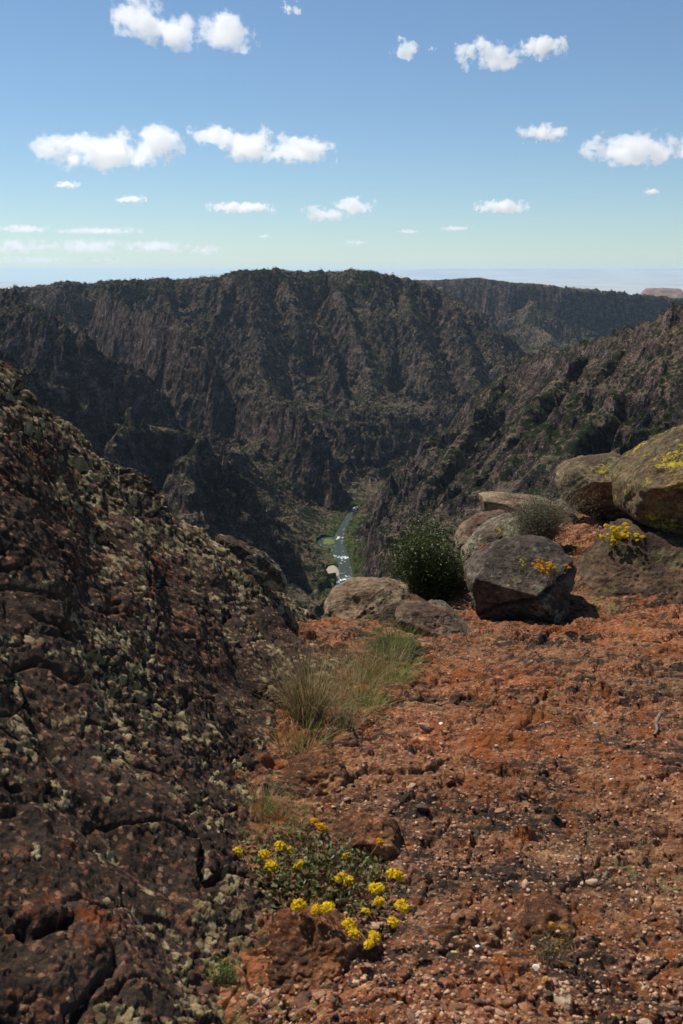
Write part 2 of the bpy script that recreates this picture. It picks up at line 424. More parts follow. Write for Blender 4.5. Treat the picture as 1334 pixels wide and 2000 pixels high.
# ---- river
def river():
    pts = RP; n = 260
    acc = np.concatenate([[0], np.cumsum(np.hypot(*(pts[1:, :2] - pts[:-1, :2]).T))])
    s = np.linspace(0, acc[-1], n)
    cx, cy, w = [np.interp(s, acc, pts[:, i]) for i in range(3)]
    ker = np.ones(7) / 7
    for a in (cx, cy): a[3:-3] = np.convolve(a, ker, 'valid')
    tx, ty = np.gradient(cx), np.gradient(cy); L = np.hypot(tx, ty); nx, ny = ty / L, -tx / L
    u = np.linspace(-1, 1, 9)
    co = np.zeros((n, 9, 3))
    ww = w[:, None] * 1.25 + 1.5 + 2.6 * n2(s[:, None] / 14 + 0 * u, np.sign(u) * 7 + 0 * s[:, None], 5)
    co[..., 0] = cx[:, None] + nx[:, None] * u * ww; co[..., 1] = cy[:, None] + ny[:, None] * u * ww; co[..., 2] = RIVZ
    k = NT('river_water')
    rap = k.ramp(k.noise(0.010, 2, 0.5), [(0.45, 0.0), (0.6, 1.0)])
    foam = k.ramp(k.math('ADD', k.noise(0.16, 6, 0.7, k.map(scale=(1, 0.45, 1))), k.math('MULTIPLY', rap, 0.12)), [(0.60, 0.0), (0.68, 0.9)])
    col = k.mix(foam, (0.045, 0.060, 0.044), (0.75, 0.8, 0.82))
    b = k.bump(k.noise(0.5, 4, 0.6), 0.5, 0.6)
    m = k.done(col, k.ramp(foam, [(0, 0.45), (1, 0.7)]), b, 0.12)
    me = mesh_np('river', co.reshape(-1, 3), grid_quads(n, 9)[:, ::-1], mat=m)
    tag(link('river', me), 'narrow river with white rapids on the canyon floor', kind='structure')
river()
def blob_ground(name, cpx, cpy, wpx, hpx, z, rise, mat, label, seed):
    c = PZ(cpx, cpy, RIVZ); s = c[1] / FPX
    a = PZ(cpx, cpy - hpx / 2, RIVZ)[1]; b = PZ(cpx, cpy + hpx / 2, RIVZ)[1]
    ang = np.linspace(0, 2 * np.pi, 49)[:-1]; rings = np.linspace(0, 1, 10)
    co = []
    for q in rings:
        rad = q * (1 + 0.22 * n2(np.cos(ang) * 1.3 + seed, np.sin(ang) * 1.3, 3))
        co.append(np.stack([c[0] + np.cos(ang) * rad * wpx * s / 2, (a + b) / 2 + np.sin(ang) * rad * (a - b) / 2, np.full(48, z + rise * (1 - q ** 3)) - 9 * (q > 0.99)], -1))
    co = np.array(co); nr = len(rings)
    i = np.arange(nr * 48).reshape(nr, 48); j = np.roll(i, -1, 1)
    q = np.stack([i[:-1], i[1:], j[1:], j[:-1]], -1).reshape(-1, 4)
    me = mesh_np(name, co.reshape(-1, 3), q, mat=mat)
    return tag(link(name, me), label, kind='structure')
blob_ground('river', 640, 1060, 52, 28, RIVZ - 0.4, 0.0, bpy.data.materials['river_water'], 'calm side channel of the river around the island', 3)
k = NT('sand'); sandm = k.done(k.ramp(k.noise(0.3, 5), [(0.3, (0.30, 0.24, 0.18)), (0.7, (0.44, 0.36, 0.28))]), 0.95)
k = NT('bar_grass'); barm = k.done(k.ramp(k.noise(0.2, 5, 0.7), [(0.3, (0.04, 0.065, 0.015)), (0.55, (0.12, 0.16, 0.03)), (0.75, (0.2, 0.2, 0.09))]), 0.95)
blob_ground('gravel_bar', 649, 1118, 31, 28, RIVZ + 0.4, 1.6, sandm, 'pale rounded gravel bar beside the river bend', 1)
blob_ground('grassy_island', 643, 1059, 28, 13, RIVZ + 0.3, 1.2, barm, 'small bright green island in the river', 5)

# ---- far plain with the plateau on the horizon, and a pink butte
def plain():
    n1, n2_ = 160, 200
    a = np.linspace(R(-40), R(40), n2_); r = np.concatenate([np.linspace(5200, 20000, 60), np.linspace(20500, 110000, 100)])
    A, Rr = np.meshgrid(a, r); x = np.sin(A) * Rr; y = np.cos(A) * Rr
    z = -620 + 30 * fbm2(x / 4000, y / 4000, 4, 3) * sstep(9000, 14000, Rr)
    z = z + 240 * sstep(16000, 60000, Rr) * sstep(R(-10), R(-3), A)
    crest = 150 + 60 * fbm2(A * 7, A * 0, 4, 9) + 240 * sstep(R(0), R(5), A) - 1300 * (1 - sstep(R(-13), R(-7), A))
    z = z + (crest + 330) * sstep(78000, 86000, Rr)
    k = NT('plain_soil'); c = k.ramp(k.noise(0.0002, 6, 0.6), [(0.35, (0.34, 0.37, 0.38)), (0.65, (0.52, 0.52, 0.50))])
    me = mesh_np('plain', np.stack([x, y, z], -1).reshape(-1, 3), grid_quads(n1, n2_)[:, ::-1], mat=k.done(c, 1.0, None, 0.0))
    tag(link('plain', me), 'hazy blue plain and plateau at the horizon', kind='structure')
    n = 120
    u = np.linspace(-1, 1, n); U, V = np.meshgrid(u, u)
    c0 = P(1290, 584, 13000)
    rad = np.sqrt((U * 1.0) ** 2 + V ** 2) + 0.10 * fbm2(U * 4, V * 4, 4, 5)
    hh = 140 * (1 - sstep(0.10, 0.22, rad)) + 130 * (1 - sstep(0.22, 0.75, rad)) + 110 * (1 - rad) + 12 * ridge2(U * 14, V * 14, 4, 8)
    k = NT('butte_rock'); cc = k.ramp(k.noise(0.01, 5, 0.6, k.map(scale=(1, 1, 6))), [(0.35, (0.18, 0.11, 0.085)), (0.65, (0.34, 0.24, 0.19))])
    me = mesh_np('butte', np.stack([c0[0] + U * 1500, c0[1] + V * 1900, -560 + hh * 0.98 + 0 * U], -1).reshape(-1, 3), grid_quads(n, n)[:, ::-1], mat=k.done(cc, 1.0, None, 0.0))
    tag(link('hills', me), 'pinkish rounded butte beyond the far mesa', kind='structure')
plain()
# ------------------------------------------------------------------ junipers and scrub on the canyon slopes
def clump_mesh(name, nleaf, mat, seed, tall=1.2):
    "a bushy conifer crown about 1 unit wide from many small leaf clumps, on a short trunk"
    rg = np.random.RandomState(seed); V = []; F = []
    for i in range(nleaf):
        u = rg.normal(size=3); u /= np.linalg.norm(u); rr_ = 0.5 * rg.uniform(0.25, 1.0) ** 0.5
        c = np.array([u[0] * rr_, u[1] * rr_, 0.12 + tall * 0.5 + u[2] * rr_ * tall]); c[:2] *= 1.0 - 0.45 * max(0, (c[2] / tall) - 0.35)
        s = rg.uniform(0.09, 0.17)
        t = np.array([[1, 0, -.4], [-.5, .87, -.4], [-.5, -.87, -.4], [0, 0, 1.0]]) * s
        a = rg.uniform(0, 6.28); ca, sa = math.cos(a), math.sin(a)
        t = t @ np.array([[ca, sa, 0], [-sa, ca, 0], [0, 0, 1]]).T + rg.normal(size=(4, 3)) * s * .25
        b = len(V); V.extend((t + c).tolist()); F += [(b, b + 1, b + 3), (b + 1, b + 2, b + 3), (b + 2, b, b + 3), (b, b + 2, b + 1)]
    return np.array(V), np.array(F)
def trunk_np():
    V = []; F = []
    for z, r_ in ((-0.15, .07), (0.3, .05), (0.8, .02)):
        for i in range(5): V.append((math.cos(i * 1.2566) * r_, math.sin(i * 1.2566) * r_, z))
    for k_ in range(2):
        for i in range(5):
            a = k_ * 5 + i; b = k_ * 5 + (i + 1) % 5; F.append((a, b, b + 5, a + 5))
    return np.array(V), np.array(F)
k = NT('juniper_leaf'); o_ = k.n('ShaderNodeObjectInfo')
jm = k.done(k.mix(k.noise(3.0, 2), (0.020, 0.032, 0.012), (0.055, 0.075, 0.028)), 0.9, None, 0.1)
k = NT('juniper_mass'); jm2 = k.done(k.ramp(k.noise(0.03, 4, 0.7), [(0.3, (0.012, 0.020, 0.009)), (0.5, (0.028, 0.04, 0.017)), (0.72, (0.065, 0.075, 0.034))]), 0.9, None, 0.1)
k = NT('juniper_bark'); jb = k.done((0.06, 0.045, 0.035), 0.95)

# candidate places: grid vertices with gentle slope
gy, gx = np.gradient(H)
dA = (az[1] - az[0]) * RR; dR = np.gradient(rr)[:, None] * np.ones_like(RR)
slope = np.hypot(gx / dA, gy / dR)
area = dA * dR
rg = np.random.RandomState(5)
veg = 0.35 + 1.1 * fbm2(X / 180, Y / 180, 4, 500)
rim = sstep(-140, -40, H) * (Y > 2200)
w_ = area * np.clip(veg + 0.8 * rim + 1.6 * sstep(0, 1, (45 - OUT) / 45) * (Y > 1500), 0.03, 3) * (1 - sstep(0.9, 1.7, slope)) * (RR > 850) * (OUT > 3) * (RR < 7600)
w_ = w_ / (1 + (RR / 5000.0) ** 2)
w_ = (w_ / w_.sum()).ravel()
NT_ = 60000
idx = rg.choice(w_.size, NT_, replace=False, p=w_)
px_ = X.ravel()[idx] + rg.uniform(-.5, .5, NT_) * 2; py_ = Y.ravel()[idx]; pz_ = H.ravel()[idx]
sz = (1.6 + 3.8 * rg.uniform(0, 1, NT_) ** 1.7) * (1 + 0.3 * rim.ravel()[idx]); sz *= np.clip(np.hypot(px_, py_) / 2200, 0.75, 1.15)
order = np.argsort(-(sz / np.hypot(px_, py_)))
protos = []
for s_ in range(3):
    V, F = clump_mesh('c', 60, None, s_, 1.15 + 0.2 * s_)
    cm = mesh_np('juniper_crown', V, tris=F, mat=jm, smooth=False)
    tv, tf = trunk_np(); tm = mesh_np('juniper_trunk', tv, quads=tf, mat=jb)
    protos.append((cm, tm))
for n_, i in enumerate(order[:300]):
    o = bpy.data.objects.new('juniper_tree', None); COL.objects.link(o)
    o.location = (px_[i], py_[i], pz_[i] - 0.2); o.scale = (sz[i],) * 3; o.rotation_euler = (0, 0, rg.uniform(0, 6.28))
    side = 'right' if px_[i] > 40 else 'left'
    qx = px_[i] / py_[i] * 1990 + 667
    zn = 'spire topped left canyon wall' if qx < 450 else 'slopes left of the river' if qx < 650 else 'foot of the right canyon wall' if qx < 850 else 'middle of the right canyon wall' if qx < 1100 else 'steep right canyon wall above the boulders'
    tag(o, '%s dark green juniper on the %s' % ('tiny' if n_ > 150 else 'small', zn), 'tree', 'small junipers scattered over the canyon walls')
    cm, tm = protos[n_ % 3]
    link('crown', cm, o); link('trunk', tm, o)
rest = order[300:]
Vs = []; Fs = []
base = [clump_mesh('c', 9, None, 20 + s_, 0.9) for s_ in range(6)]
off = 0
for s_ in range(6):
    ids = rest[s_::6]; V, F = base[s_]
    a = rg.uniform(0, 6.28, len(ids)); ca, sa = np.cos(a)[:, None], np.sin(a)[:, None]
    W = V * np.array([1.2, 1.2, 1.0])
    W = np.stack([W[None, :, 0] * ca - W[None, :, 1] * sa, W[None, :, 0] * sa + W[None, :, 1] * ca, np.repeat(W[None, :, 2], len(ids), 0)], -1) * (sz[ids] * 1.15)[:, None, None]
    W += np.stack([px_[ids], py_[ids], pz_[ids] - 0.6], -1)[:, None, :]
    Vs.append(W.reshape(-1, 3)); Fs.append((F[None] + (np.arange(len(ids)) * len(V))[:, None, None] + off).reshape(-1, 3)); off += W.shape[0] * W.shape[1]
me = mesh_np('scrub', np.concatenate(Vs), tris=np.concatenate(Fs), mat=jm2, smooth=False)
tag(link('juniper_scrub', me), 'dark green juniper and oak scrub covering the canyon slopes', 'scrub', kind='stuff')
# ------------------------------------------------------------------ foreground: gravelly ledge, lichen slab, boulders
class RBF:
    "thin-plate surface through control points given as photo column, row, metres ahead"
    def __init__(s, pts, smooth=1e-3):
        p = np.array([P(*a) for a in pts]); s.c = p[:, :2]; n = len(p)
        K = s.k(p[:, None, :2], p[None, :, :2]) + np.eye(n) * smooth
        A = np.zeros((n + 3, n + 3)); A[:n, :n] = K; A[:n, n] = 1; A[:n, n + 1:] = p[:, :2]; A[n, :n] = 1; A[n + 1:, :n] = p[:, :2].T
        s.w = np.linalg.solve(A, np.concatenate([p[:, 2], [0, 0, 0]]))
    def k(s, a, b):
        r = np.linalg.norm(a - b, axis=-1); return np.where(r > 0, r * r * np.log(r + 1e-9), 0)
    def __call__(s, x, y):
        sh = x.shape; q = np.stack([x.ravel(), y.ravel()], -1); out = np.full(len(q), s.w[-3]) + q @ s.w[-2:]
        for i, c in enumerate(s.c):
            r = np.hypot(q[:, 0] - c[0], q[:, 1] - c[1]); out += s.w[i] * r * r * np.log(r + 1e-9)
        return out.reshape(sh)

ground_f = RBF([(-300,2000,1.76),(400,2000,1.77),(900,2000,1.75),(1334,2000,1.78),(1750,2000,1.80),
  (100,1700,2.35),(500,1700,2.40),(900,1700,2.46),(1334,1700,2.52),(1750,1690,2.56),
  (560,1450,3.30),(900,1450,3.42),(1334,1440,3.50),(1750,1430,3.55),
  (640,1330,4.10),(900,1320,4.30),(1334,1310,4.40),(660,1240,5.0),
  (800,1252,5.00),(1000,1243,5.15),(1150,1215,5.3),(1334,1195,5.40),(1750,1160,5.5),
  (1130,1130,6.0),(1120,1060,7.2),(1180,1010,8.2),(1334,1010,7.8),(1000,1080,6.6),(900,1150,6.0)], 2e-3)
CREST = [(-300,500,3.5),(-120,615,3.7),(0,712,3.95),(60,765,4.1),(100,800,4.2),(150,852,4.3),(200,870,4.4),(245,895,4.5),(300,955,4.65),(350,1012,4.8),(400,1035,4.95),(440,1052,5.05),(500,1110,5.2),(560,1163,5.4),(610,1185,5.5),(650,1235,5.55),(700,1300,5.6),(800,1420,5.7)]
slab_f = RBF(CREST[:-2] + [(-300,1000,2.6),(0,1000,3.05),(0,1300,2.45),(0,1500,2.12),(0,1750,1.75),(0,2000,1.48),(-300,1500,1.9),(-300,2000,1.35),
  (150,1100,3.3),(300,1150,3.7),(300,1300,3.2),(450,1200,4.3),(450,1330,3.65),(560,1280,4.4),(600,1260,4.85),(250,1500,2.5),(250,1700,2.08),(200,2000,1.6),(400,1500,2.95),
  (640,1300,4.3),(600,1400,3.75),(545,1490,3.2),(480,1580,2.77),(462,1700,2.36),(445,1830,2.03),(420,2000,1.71),(520,2000,1.85),(560,1800,2.3),(600,1600,2.95)], 2e-3)
cp = np.array([P(*a) for a in CREST])
def crest_y(x, y):
    a = np.arctan2(x, y); ca = np.arctan2(cp[:, 0], cp[:, 1]); return np.interp(a, ca, cp[:, 1])

def pebbles(x, y, sc, seed, keep, flat=0.5, tilt=-0.25):
    "domes of embedded stones: height 0..1, stone id, mask"
    ca, sa = math.cos(tilt), math.sin(tilt)
    u = (x * ca + y * sa) / sc; v = (-x * sa + y * ca) / (sc * 0.62)
    u = u + 0.35 * n2(u * .9, v * .9, seed + 3); v = v + 0.35 * n2(u * .9 + 9, v * .9, seed + 4)
    d1, d2, rid = cell2(u, v, seed)
    rad = 0.22 + 0.32 * ((rid * 7.31) % 1.0)
    m = (rid < keep) & (d1 < rad)
    # irregular faceted tops
    dome = np.sqrt(np.clip(1 - (d1 / rad) ** 2, 0, 1)) * (0.75 + 0.25 * n2(u * 3, v * 3, seed + 9))
    return np.where(m, np.minimum(dome, flat + 0.25 * ((rid * 13.7) % 1)) * rad * sc * 1.15, 0), np.where(m, (rid * 31.7) % 1.0, -1.0)

def polar_patch(a0, a1, na, r0, r1, nr, p=1.0):
    a = np.linspace(R(a0), R(a1), na); r = r0 * (r1 / r0) ** (np.linspace(0, 1, nr) ** p)
    A, Q = np.meshgrid(a, r); return np.sin(A) * Q, np.cos(A) * Q

def ledge_edge(x, y):
    "distance beyond the ledge lip"
    a = np.degrees(np.arctan2(x, y)); e = np.interp(a, [-25, -5, 1, 6, 8, 10, 13, 30], [5.2, 5.2, 5.25, 5.6, 6.6, 8.2, 9.2, 9.6])
    return y - e - 0.12 * n2(x * 1.3, y * 1.3, 8)
def ground_z(x, y, detail=True):
    z = ground_f(x, y)
    w = fbm2(x * 0.9, y * 0.9, 4, 701)
    z = z + 0.05 * w
    tid = None
    if detail:
        # tilted ragged strata: shallow steps running away to the right
        q = (y * 0.9 + x * 0.30) * 4.6 + 1.9 * fbm2(x * 1.2, y * 1.2, 4, 703)
        fr = q - np.floor(q); z = z + 0.045 * (sstep(0.0, 0.85, fr) * (1 - sstep(0.85, 1.0, fr)) - 0.4) * sstep(-0.5, 0.3, fbm2(x * 1.1, y * 1.1, 3, 711))
        z = z + 0.020 * (ridge2(x * 3.1, y * 3.6, 5, 705, 0.6) - 0.4) + 0.010 * fbm2(x * 11, y * 13, 5, 706, 0.65)
        e1, e2, er = cell2(x * 2.6 + 0.8 * fbm2(x * 2, y * 2, 3, 731), y * 3.6 + 0.8 * fbm2(x * 2, y * 2, 3, 733), 735)
        z = z - 0.022 * (1 - sstep(0.0, 0.07, e2 - e1)) * sstep(-0.3, 0.2, fbm2(x * 1.4, y * 1.4, 2, 737)) + 0.022 * (er - 0.5)
        e1, e2, er = cell2(x * 7 + 0.9 * fbm2(x * 5, y * 5, 3, 741), y * 10 + 0.9 * fbm2(x * 5, y * 5, 3, 743), 745)
        z = z - 0.012 * (1 - sstep(0.0, 0.12, e2 - e1)) + 0.014 * (er - 0.5) * sstep(-0.2, 0.3, fbm2(x * 2, y * 2, 2, 747))
        dens = sstep(-0.35, 0.45, fbm2(x * 1.6, y * 1.6, 3, 720))
        tid = np.full(x.shape, -1.0)
        for sc, sd, kp in ((0.13, 31, 0.10), (0.075, 32, 0.26), (0.044, 33, 0.5), (0.026, 34, 0.65)):
            hh, t = pebbles(x, y, sc, sd, kp)
            hh = hh * (0.35 + 0.65 * dens)
            z = z + hh * 0.8; tid = np.where(t >= 0, t, tid)
    ad = np.degrees(np.arctan2(x, y)); z = np.where(ad < -9, np.minimum(z, z + (slab_f(x, y) - 0.14 - z) * sstep(-9, -13, ad)), z)
    e = ledge_edge(x, y)
    z = z - np.where(e > 0, 2.2 * e + 1.2 * e * e, 0)
    return z, tid

def conglomerate(name, fresh=1.0, rust=1.0, lich=1.0, dark=1.0, stones=True):
    k = NT(name)
    c = k.coord()
    n1 = k.noise(1.3, 5, 0.6); n2_ = k.noise(6.0, 6, 0.65); n3_ = k.noise(38, 6, 0.7); n4 = k.noise(140, 4, 0.7)
    base = k.ramp(n2_, [(0.30, (0.055, 0.024, 0.015)), (0.45, (0.145, 0.062, 0.034)), (0.56, (0.38, 0.19, 0.098)), (0.68, (0.76, 0.45, 0.26))])
    base = k.mix(k.ramp(n3_, [(0.42, 0.0), (0.60, 0.85)]), base, (0.075, 0.034, 0.022))
    base = k.mix(k.ramp(k.noise(70, 3, 0.7, k.map(loc=(3, 1, 2))), [(0.57, 0.0), (0.64, 0.7)]), base, (0.56, 0.35, 0.22))
    if stones:
        t = k.attr('stone')
        sc_ = k.ramp(t, [(0.0, (0.27, 0.125, 0.08)), (0.18, (0.42, 0.25, 0.18)), (0.34, (0.18, 0.08, 0.055)), (0.5, (0.34, 0.16, 0.095)), (0.66, (0.46, 0.30, 0.215)), (0.8, (0.15, 0.09, 0.07)), (0.94, (0.38, 0.19, 0.12)), (0.988, (0.68, 0.58, 0.48))], 'CONSTANT')
        sc_ = k.mix(0.55, sc_, k.ramp(n3_, [(0.3, 0.35), (0.7, 1.1)]), 'MULTIPLY')
        base = k.mix(k.ramp(t, [(0.0, 0.0), (0.002, 0.8)]), base, sc_)
    # rust red lichen
    rm = k.math('MULTIPLY', k.ramp(k.math('ADD', k.math('MULTIPLY', n1, 0.5), k.math('MULTIPLY', k.noise(9, 5, 0.7, k.map(loc=(7, 7, 7))), 0.55)), [(0.535, 0.0), (0.59, 0.8)]), rust)
    base = k.mix(rm, base, k.mix(n3_, (0.095, 0.030, 0.010), (0.32, 0.11, 0.032)))
    # black crust
    bm_ = k.math('ADD', k.math('MULTIPLY', k.noise(3.4, 5, 0.65, k.map(loc=(2, 9, 4), scale=(0.6, 1.5, 1), rot=(0, 0, 0.3))), 0.42), k.math('MULTIPLY', k.noise(17, 6, 0.78, k.map(loc=(5, 5, 1), scale=(0.7, 1.5, 1), rot=(0, 0, 0.3))), 0.58))
    base = k.mix(k.math('MULTIPLY', k.ramp(bm_, [(0.512, 0.0), (0.55, 0.93)]), dark), base, k.mix(n3_, (0.012, 0.010, 0.009), (0.062, 0.056, 0.054)))
    # grey green lichen
    lm = k.math('ADD', k.math('MULTIPLY', k.noise(1.7, 3, 0.5, k.map(loc=(11, 3, 8))), 0.55), k.math('MULTIPLY', k.noise(22, 5, 0.7, k.map(loc=(1, 5, 9))), 0.5))
    base = k.mix(k.math('MULTIPLY', k.ramp(lm, [(0.60, 0.0), (0.64, 0.9)]), lich), base, k.mix(n3_, (0.085, 0.082, 0.042), (0.27, 0.25, 0.14)))
    h = k.math('ADD', k.math('MULTIPLY', n3_, 0.9), k.math('MULTIPLY', n4, 0.35))
    h = k.math('ADD', h, k.math('MULTIPLY', k.vor(60), 0.5))
    base = k.mix(1.0, base, k.ramp(k.noise(0.9, 4, 0.6, k.map(loc=(6, 1, 1))), [(0.35, (0.72, 0.80, 0.80)), (0.62, (1.22, 1.02, 0.86))]), 'MULTIPLY')
    base = k.mix(1.0, base, (1.04, 0.95, 0.82), 'MULTIPLY')
    return k.done(base, 0.9, k.bump(h, 0.9, 0.014), 0.12)
M_ground = conglomerate('conglomerate_ground')

def ground():
    nr, nc = 1050, 900
    x, y = polar_patch(-30, 34, nc, 1.15, 11.5, nr, 0.9)
    z, t = ground_z(x, y)
    me = mesh_np('ground', np.stack([x, y, z], -1).reshape(-1, 3), grid_quads(nr, nc)[:, ::-1], mat=M_ground)
    attr(me, 'stone', np.clip(t, 0, 1) * 1.0 + 0.004 * (t >= 0))
    tag(link('ground', me), 'orange red gravelly conglomerate ledge in the foreground', kind='structure')
ground()

def slab_mat():
    k = NT('lichen_slab')
    n1 = k.noise(1.8, 5, 0.6); n2_ = k.noise(7, 6, 0.65); n3_ = k.noise(34, 6, 0.7); n4 = k.noise(120, 4, 0.7)
    lich = k.attr('lichen'); bare = k.attr('bare')
    crust = k.ramp(n2_, [(0.3, (0.018, 0.014, 0.012)), (0.5, (0.048, 0.038, 0.033)), (0.68, (0.10, 0.080, 0.068))])
    crust = k.mix(k.ramp(n3_, [(0.46, 0.0), (0.64, 0.8)]), crust, (0.105, 0.070, 0.055))
    pink = k.ramp(n3_, [(0.3, (0.10, 0.045, 0.028)), (0.5, (0.23, 0.11, 0.072)), (0.68, (0.42, 0.24, 0.17))])
    bmask = k.ramp(k.math('ADD', bare, k.math('MULTIPLY', k.math('SUBTRACT', k.noise(26, 6, 0.75, k.map(loc=(4, 4, 4))), 0.5), 1.5)), [(0.48, 0.0), (0.60, 0.9)])
    col = k.mix(bmask, crust, pink)
    gm = k.vor(85, out='Color'); sx = k.n('ShaderNodeSeparateXYZ'); k.l(gm, sx.inputs[0])
    col = k.mix(k.ramp(sx.outputs[0], [(0.86, 0.0), (0.88, 0.85)]), col, k.mix(sx.outputs[1], (0.13, 0.06, 0.04), (0.40, 0.25, 0.18)))
    rm = k.ramp(k.math('ADD', k.math('MULTIPLY', n1, 0.5), k.math('MULTIPLY', k.noise(11, 4, 0.7, k.map(loc=(7, 7, 7))), 0.5)), [(0.585, 0.0), (0.63, 0.75)])
    col = k.mix(rm, col, (0.24, 0.068, 0.018))
    lm = k.ramp(k.math('ADD', lich, k.math('MULTIPLY', k.math('SUBTRACT', n3_, 0.5), 2.2)), [(0.44, 0.0), (0.60, 0.92)])
    lc = k.ramp(k.noise(16, 5, 0.7, k.map(loc=(1, 2, 3))), [(0.3, (0.11, 0.094, 0.052)), (0.5, (0.31, 0.265, 0.155)), (0.70, (0.66, 0.59, 0.39))])
    col = k.mix(lm, col, lc)
    h = k.math('ADD', k.math('ADD', k.math('MULTIPLY', n3_, 1.0), k.math('MULTIPLY', n4, 0.4)), k.math('MULTIPLY', lm, 0.4))
    col = k.mix(1.0, col, (0.80, 0.71, 0.60), 'MULTIPLY')
    return k.done(col, 0.92, k.bump(h, 0.9, 0.012), 0.1)
def slab():
    nr, nc = 1000, 760
    x, y = polar_patch(-33, 4.5, nc, 1.05, 6.6, nr, 0.95)
    z0 = slab_f(x, y)
    cy = crest_y(x, y); cy = cy + 0.05 * n2(x * 5, y * 0, 44)
    e = y - cy
    z = z0 - np.where(e > -0.10, 3.2 * np.maximum(e + 0.10, 0) ** 2 * np.where(e > 0.25, 1.0, 1.0), 0) - np.where(e > 0, 0.9 * e, 0)
    # surface frame
    step = 0.02
    gx = (slab_f(x + step, y) - z0) / step; gy = (slab_f(x, y + step) - z0) / step
    N = np.stack([-gx, -gy, np.ones_like(gx)], -1); N /= np.linalg.norm(N, axis=-1, keepdims=True)
    u, v, w = x, y, z0
    # big bulges and benches running down to the right, with undercut shadow lines
    q = (y * 0.75 - z0 * 0.9 + x * 0.25) * 1.9 + 0.9 * fbm3(u * 0.9, v * 0.9, w * 0.9, 3, 901)
    fr = q - np.floor(q)
    d = 0.07 * (sstep(0.0, 0.72, fr) * (1 - sstep(0.80, 1.0, fr)) - 0.5) * sstep(-0.4, 0.35, fbm3(u * .8, v * .8, w * .8, 2, 905))
    d = d + 0.075 * fbm3(u * 1.7, v * 1.7, w * 1.7, 4, 911)
    rdg = 1 - np.abs(fbm3(u * 4.2, v * 3.4, w * 4.2, 4, 915)) * 2.2
    d = d + 0.012 * rdg
    smo = 0.3 + 0.7 * sstep(-0.2, 0.15, fbm3(u * 1.6, v * 1.6, w * 1.6 + 5, 3, 983))
    d = d + smo * 0.011 * fbm3(u * 15, v * 15, w * 15, 5, 921, 0.66)
    pit = fbm3(u * 9, v * 9, w * 9, 3, 925); d = d - 0.035 * sstep(0.28, 0.5, pit)
    ck = np.abs(fbm3(u * 2.2 + w * 1.2, v * 0.9 - w * 1.6, w * 0.9 + v, 3, 971)); d = d - 0.03 * (1 - sstep(0.0, 0.03, ck)) * sstep(-0.2, 0.2, fbm3(u * 1.3, v * 1.3, w * 1.3 + 8, 2, 973))
    ck = np.abs(fbm3(u * 3.5, v * 3.5 + w * 2, w * 1.3, 3, 975)); d = d - 0.012 * (1 - sstep(0.0, 0.05, ck))
    # lichen crusts stand proud in knobbly cushions
    lm = fbm3(u * 2.6, v * 2.6, w * 2.6, 5, 931, 0.65) + 0.22 * np.exp(-((e + 0.2) / 0.35) ** 2) - 0.04
    lm2 = fbm3(u * 15, v * 15, w * 15, 4, 935, 0.65)
    lm3 = fbm3(u * 38, v * 38, w * 38, 3, 937, 0.65)
    c1, _, q1 = cell2((x - .7 * w) * 13 + .7 * lm2, (y + .1 * w) * 13 + .7 * lm3, 945); c2, _, q2 = cell2((x - .7 * w) * 30 + .6 * lm3, (y + .1 * w) * 30, 947)
    col1 = np.where(q1 < 0.16 + 2.0 * lm, 0.48 - c1, -0.3); col2 = np.where(q2 < 0.22 + 1.9 * lm, 0.52 - c2, -0.3)
    lich = sstep(0.02, 0.20, np.maximum(col1, col2) + 0.50 * lm2 + 0.65 * lm3)
    L1 = (x - 0.7 * w) ; d1, d2, r1 = cell2(L1 * 34, (y * 1.0 + 0.05 * w) * 34, 941)
    d = d + lich * (0.002 + 0.005 * np.clip(1 - d1 * 1.5, 0, 1))
    gr, t_ = pebbles(L1, y, 0.055, 951, 0.5); d = d + smo * gr * 0.5 * (1 - lich)
    g2, t2 = pebbles(L1, y, 0.12, 952, 0.35); d = d + g2 * 0.15
    g3, t3 = pebbles(L1, y, 0.028, 953, 0.6); d = d + g3 * 0.7 * (0.25 + 0.75 * sstep(-0.25, 0.15, fbm3(u * 2.1, v * 2.1, w * 2.1 + 5, 3, 981))); t_ = np.maximum(t_, t3)
    d = d + 0.006 * fbm3(u * 60, v * 60, w * 60, 3, 955, 0.6)
    bare = 0.22 + 0.42 * fbm3(u * 1.5 + 9, v * 1.5, w * 1.5, 4, 961) + 0.50 * fbm3(u * 9 + 9, v * 9, w * 9, 4, 963, 0.7) + 0.22 * (t_ > 0.5)
    co = np.stack([x, y, z], -1) + N * d[..., None]
    me = mesh_np('slab', co.reshape(-1, 3), grid_quads(nr, nc)[:, ::-1], mat=slab_mat())
    attr(me, 'lichen', lich); attr(me, 'bare', bare)
    tag(link('rock_outcrop', me), 'huge dark sloping rock face crusted with pale green lichen on the left', 'rock')
slab()

